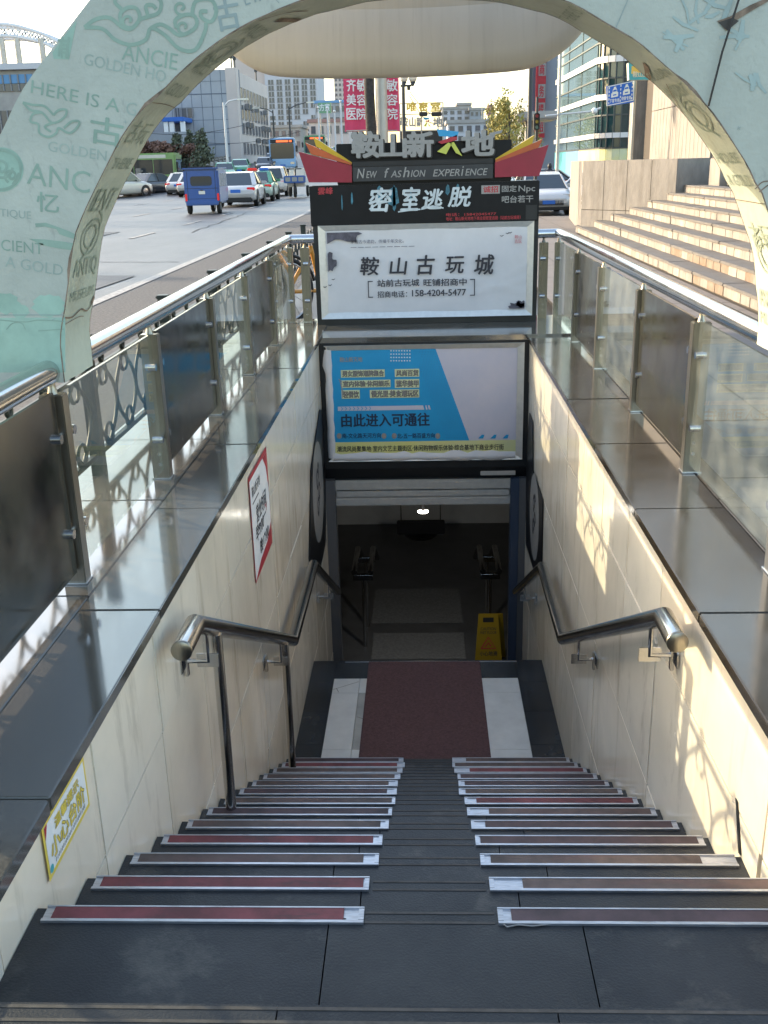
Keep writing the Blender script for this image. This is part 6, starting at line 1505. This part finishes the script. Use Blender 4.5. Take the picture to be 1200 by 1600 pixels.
# ramp parapet and people
t = thing('ramp_parapet', 'pale stone balustrade rising along the far side of the ramp', 'wall', (-23.4, 115, 0)); mb = MB(); n_ = 34
for i in range(n_):
    y0 = 84+i*2.6; y1 = y0+2.6; g0 = gz(y0)
    mb.beam((-23.3, y0, g0+.45), (-23.3, y1, gz(y1)+.45), .18, .7, 'concrete'); mb.beam((-23.3, y0, g0+.98), (-23.3, y1, gz(y1)+.98), .3, .14, 'stone'); mb.bbox((-23.5, y0-.18, -.15), (-23.1, y0+.18, g0+1.22), 'stone', .04)
mb.build('balustrade', t)
mb = MB(); mb.face([(-23.45,65,-.16),(-23.45,170,-.16),(-23.45,170,gz(170)),(-23.45,65,-.15)], 'concrete'); mb.build('ramp_side', t)
def person(label, p, m_top, m_leg, rz):
    t = thing('person', label, 'person', p); vs = [(0,0,.86),(0,0,1.1),(0,.01,1.34),(0,.01,1.48),(0,.02,1.62),(.09,0,.84),(.10,.10,.46),(.10,.02,.06),(.10,.12,.03),(-.09,0,.84),(-.10,-.08,.46),(-.10,-.18,.07),(-.10,-.08,.03),(.19,0,1.38),(.24,-.04,1.12),(.23,.06,.9),(-.19,0,1.38),(-.24,.04,1.12),(-.23,.10,.9)]
    es = [(0,1),(1,2),(2,3),(3,4),(0,5),(5,6),(6,7),(7,8),(0,9),(9,10),(10,11),(11,12),(2,13),(13,14),(14,15),(2,16),(16,17),(17,18)]
    rr = [.15,.14,.15,.065,.10,.095,.075,.05,.04,.095,.075,.05,.04,.07,.05,.04,.07,.05,.04]
    me = bpy.data.meshes.new('body'); me.from_pydata(vs, es, []); o = bpy.data.objects.new('body', me); COL.objects.link(o); o.parent = t
    s = o.modifiers.new('skin', 'SKIN'); sd = o.modifiers.new('sub', 'SUBSURF'); sd.levels = sd.render_levels = 1
    for i, v in enumerate(me.skin_vertices[0].data): v.radius = (rr[i], rr[i]); v.use_root = (i == 0)
    me.materials.append(M[m_top])
    mb = MB(); c = Vector(p)+Vector((0,.0,1.62)); mb.lathe([(.001,.13),(.06,.11),(.10,.03),(.105,-.03),(.09,-.08)], c, 'black', 12); mb.build('hair', t)
    mb = MB(); mb.tube([Vector(p)+Vector((0,0,.62)), Vector(p)+Vector((0,0,1.0)), Vector(p)+Vector((0,0,1.40))], [.21,.20,.19], m_leg, 12); mb.build('coat', t)
    t.rotation_euler.z = rz
for u, lab, m1, m2, yy in ((375, 'pedestrian in a long dark coat walking down beside the ramp balustrade', 'cloth_d', 'cloth_d', 150), (393, 'pedestrian in blue walking farther up beside the ramp balustrade', 'cloth_b', 'cloth_b', 158)):
    x = AY(u, 240, yy).x; person(lab, (min(x, 0), yy, gz(yy)), m1, m2, .4)
person('person in a pale top with dark hair standing between the parked cars', (AY(859, 262, 47).x, 47, -.40), 'cloth_d', 'p_cream', 0)
# street lamps on the ramp and pale flag poles
def arm_lamp(label, u, v, y, h_top_v, arm, m='pole_w', flip=-1):
    p = AY(u, v, y); zt = AY(u, h_top_v, y).z; t = pole('street_lamp', label, 'street lamp', (p.x, y, gz(y)), zt-gz(y), .12, m, 'street lamps along the ramp')
    mb = MB(); q_ = Vector((p.x, y, zt)); e = q_+Vector((arm, 0, abs(arm)*.18)); mb.tube([q_-Vector((0,0,.3)), q_+Vector((arm*.4,0,.1)), e], .06, m, 6); mb.bbox((min(e.x, e.x+.9*(1 if arm > 0 else -1)), y-.15, e.z-.08), (max(e.x, e.x+.9*(1 if arm > 0 else -1)), y+.15, e.z+.06), 'silver', .03); mb.build('lamp_arm', t)
arm_lamp('pale street lamp in front of the grey blue building', 356, 258, 88, 160, 1.2)
arm_lamp('dark street lamp with drooping arms in front of the white tower', 455, 240, 120, 166, 2.0, 'poledark')
arm_lamp('dark street lamp standing beside the pale side of the office building', 430, 240, 130, 172, -1.6, 'poledark')
for k, (u, vt) in enumerate(((499, 168), (513, 169), (524, 174), (534, 158))):
    p = AY(u, 212, 120); t = pole('flag_pole', ('leftmost pale pole left of the pink banner', 'second pale pole from the left beside the pink banner', 'third pale pole from the left beside the pink banner', 'pale pole nearest to the pink banner')[k], 'pole', (p.x, 120, gz(120)), AY(u, vt, 120).z-gz(120), .12, 'pole_w', 'pale poles left of the pink banner')
    mb = MB(); mb.ball((p.x, 120, AY(u, vt, 120).z), .16, 'silver', 5); mb.build('finial', t)
a = AY(497, 170, 150); b = AY(517, 160, 150); t = thing('green_sign', 'green roof sign with white characters left of the pink banners', 'sign', ((a.x+b.x)/2, 150, a.z)); mb = MB(); mb.box((a.x, 150, a.z-.6), (b.x, 150.2, b.z), 'p_green'); mb.build('sign_plate', t); mb = MB(); write(mb, '方寅', FY(150), a.x+.2, b.x-.2, a.z-.3, b.z-.15, .02, 'white', .03); mb.build('lettering', t)
mb = MB(); mb.cyl((a.x+.3, 150.1, -.15), (a.x+.3, 150.1, a.z), .1, 'pole', 6); mb.cyl((b.x-.3, 150.1, -.15), (b.x-.3, 150.1, a.z), .1, 'pole', 6); mb.build('post', t)

# ================================================================== trees
def leaf_cloud(mb, rnd, c, r, n, s, m):
    for _ in range(n):
        while True:
            p = Vector((rnd.uniform(-1,1), rnd.uniform(-1,1), rnd.uniform(-1,1)))
            if p.length < 1: break
        p = Vector((p.x*r[0], p.y*r[1], p.z*r[2]))+Vector(c); a = Vector((rnd.gauss(0,1), rnd.gauss(0,1), rnd.gauss(0,1))).normalized(); b = a.orthogonal().normalized()*s*rnd.uniform(.6,1.3); c2 = a.cross(b)*.55
        mb.face([p-b, p-c2, p+b, p+c2], m)
def conifer(label, p, h, r, seed, m='leaf_dark'):
    rnd = random.Random(seed); t = thing('conifer', label, 'tree', p, 'evergreens before the office building'); mb = MB(); p = Vector(p); mb.tube([p, p+Vector((.1,0,h*.5)), p+Vector((0,0,h))], [.2,.12,.03], 'trunkdark', 8); mb.build('trunk', t)
    mb = MB()
    for k in range(34):
        u = rnd.random()**.8; z_ = h*(.12+.86*u); rr = r*(1-u)**.8*rnd.uniform(.7,1.15)+.15; a = rnd.uniform(0, 2*pi)
        leaf_cloud(mb, rnd, p+Vector((rr*.65*cos(a), rr*.65*sin(a), z_)), (rr*.5+.15, rr*.5+.15, .40), 34, .20, m)
    mb.build('crown', t)
def bushy(name, label, p, h, r, seed, m, n=60, s=.2, group=None, cat='tree', trunk=.35):
    rnd = random.Random(seed); t = thing(name, label, cat, p, group); p = Vector(p); mb = MB(); mb.tube([p, p+Vector((.08,0,h*.4)), p+Vector((0,.05,h*.75))], [.09*r,.06*r,.02], 'trunkdark', 8)
    for k in range(7): a = k*.9; z0 = h*(.3+.05*k); mb.tube([p+Vector((0,0,z0)), p+Vector((.5*r*cos(a), .5*r*sin(a), z0+.25*h))], [.03*r, .01], 'trunkdark', 5)
    mb.build('trunk', t); mb = MB()
    for k in range(n):
        a = rnd.uniform(0, 2*pi); u = rnd.random(); zz = h*(trunk+(1-trunk)*u); q_ = r*sqrt(rnd.random())*(1.0-.55*abs(u-.4)); leaf_cloud(mb, rnd, p+Vector((q_*cos(a), q_*sin(a), zz)), (.22*r, .22*r, .07*h), 40, s, m)
    mb.build('crown', t)
for k, (u, y, vt, lab) in enumerate(((281, 100, 210, 'evergreen at the left of the group before the office building'), (301, 104, 208, 'middle evergreen of the group before the office building'), (318, 98, 203, 'tallest evergreen standing nearest the pale street lamp'))):
    p = AY(u, 270, y); zt = AY(u, vt, y).z; conifer(lab, (p.x, y, -.15), zt+.15, 1.55, 20+k)
for k, (u, y, vt, lab) in enumerate(((222, 100, 226, 'russet bush above the left end of the long bus roof'), (240, 101, 224, 'russet bush behind the middle of the long bus'), (258, 99, 225, 'russet bush behind the right part of the long bus'), (291, 100, 228, 'russet bush between the evergreens'))):
    p = AY(u, 270, y); zt = AY(u, vt, y).z; bushy('bush', lab, (p.x, y, -.15), zt+.15, 1.7, 40+k, 'leaf_brown', 70, .22, 'russet bushes behind the long bus', 'bush', .1)
def poplar(label, u, y, vt, r, seed):
    p = AY(u, 225, y); zt = AY(u, vt, y).z; h = zt+.15; p = Vector((p.x, y, -.15)); rnd = random.Random(seed); t = thing('young_tree', label, 'tree', p, 'young trees with thin yellow foliage'); mb = MB(); mb.tube([p, p+Vector((0,0,h*.9))], [.10,.02], 'trunkdark', 8); tips = []
    for k in range(16): a = rnd.uniform(0, 2*pi); z0 = h*(.3+.6*k/16); l = r*(1.1-.7*k/16); e = p+Vector((l*cos(a), l*sin(a), z0+l*1.1)); mb.tube([p+Vector((0,0,z0)), e], [.03,.008], 'trunkdark', 5); tips.append(e)
    mb.build('trunk', t); mb = MB()
    for e in tips:
        for k in range(4): leaf_cloud(mb, rnd, e+Vector((rnd.uniform(-.2,.2), rnd.uniform(-.2,.2), rnd.uniform(-.7,.25))), (.32,.32,.35), 22, .09, 'leaf_yel')
    mb.build('crown', t)
poplar('taller young tree with thin yellow foliage right of the horizon', 795, 55, 147, 1.0, 61); poplar('shorter young tree with thin yellow foliage left of its taller twin', 781, 58, 158, .8, 62)
poplar('young yellowing tree low behind the traffic signal', 818, 75, 180, 1.1, 63)
for k, (x, y, h) in enumerate(((-33, 30, 10), (-34, 39, 9), (-33, 46, 11), (-35, 55, 9.5), (-34, 63, 10.5), (-36, 72, 10))):
    bushy('street_tree', 'tall street tree on the far side of the road whose shadow crosses the lanes', (x, y, -.15), h, 2.6, 80+k, 'leaf_dark', 34, .35, 'street trees on the far side of the road', 'tree', .35)
# overhead cables
mb = MB()
for (ua, va, ub, vb, y) in ((200, 205, 380, 196, 90), (300, 222, 470, 205, 92), (640, 143, 700, 175, 48), (640, 150, 690, 190, 48)):
    a, b = AY(ua, va, y), AY(ub, vb, y+6); mb = MB(); mb.tube([a+(b-a)*(k/10)+Vector((0,0,-.5*sin(pi*k/10))) for k in range(11)], .02, 'black', 4)
    tag(mb.build('overhead_cable', loc=a), {200:'overhead cable crossing the blue front of the office building', 300:'overhead cable over the low trees toward the white tower'}.get(ua, 'upper cable running from the double globe lamp to the far sign' if va == 143 else 'lower cable running from the double globe lamp to the far sign'), 'cable')
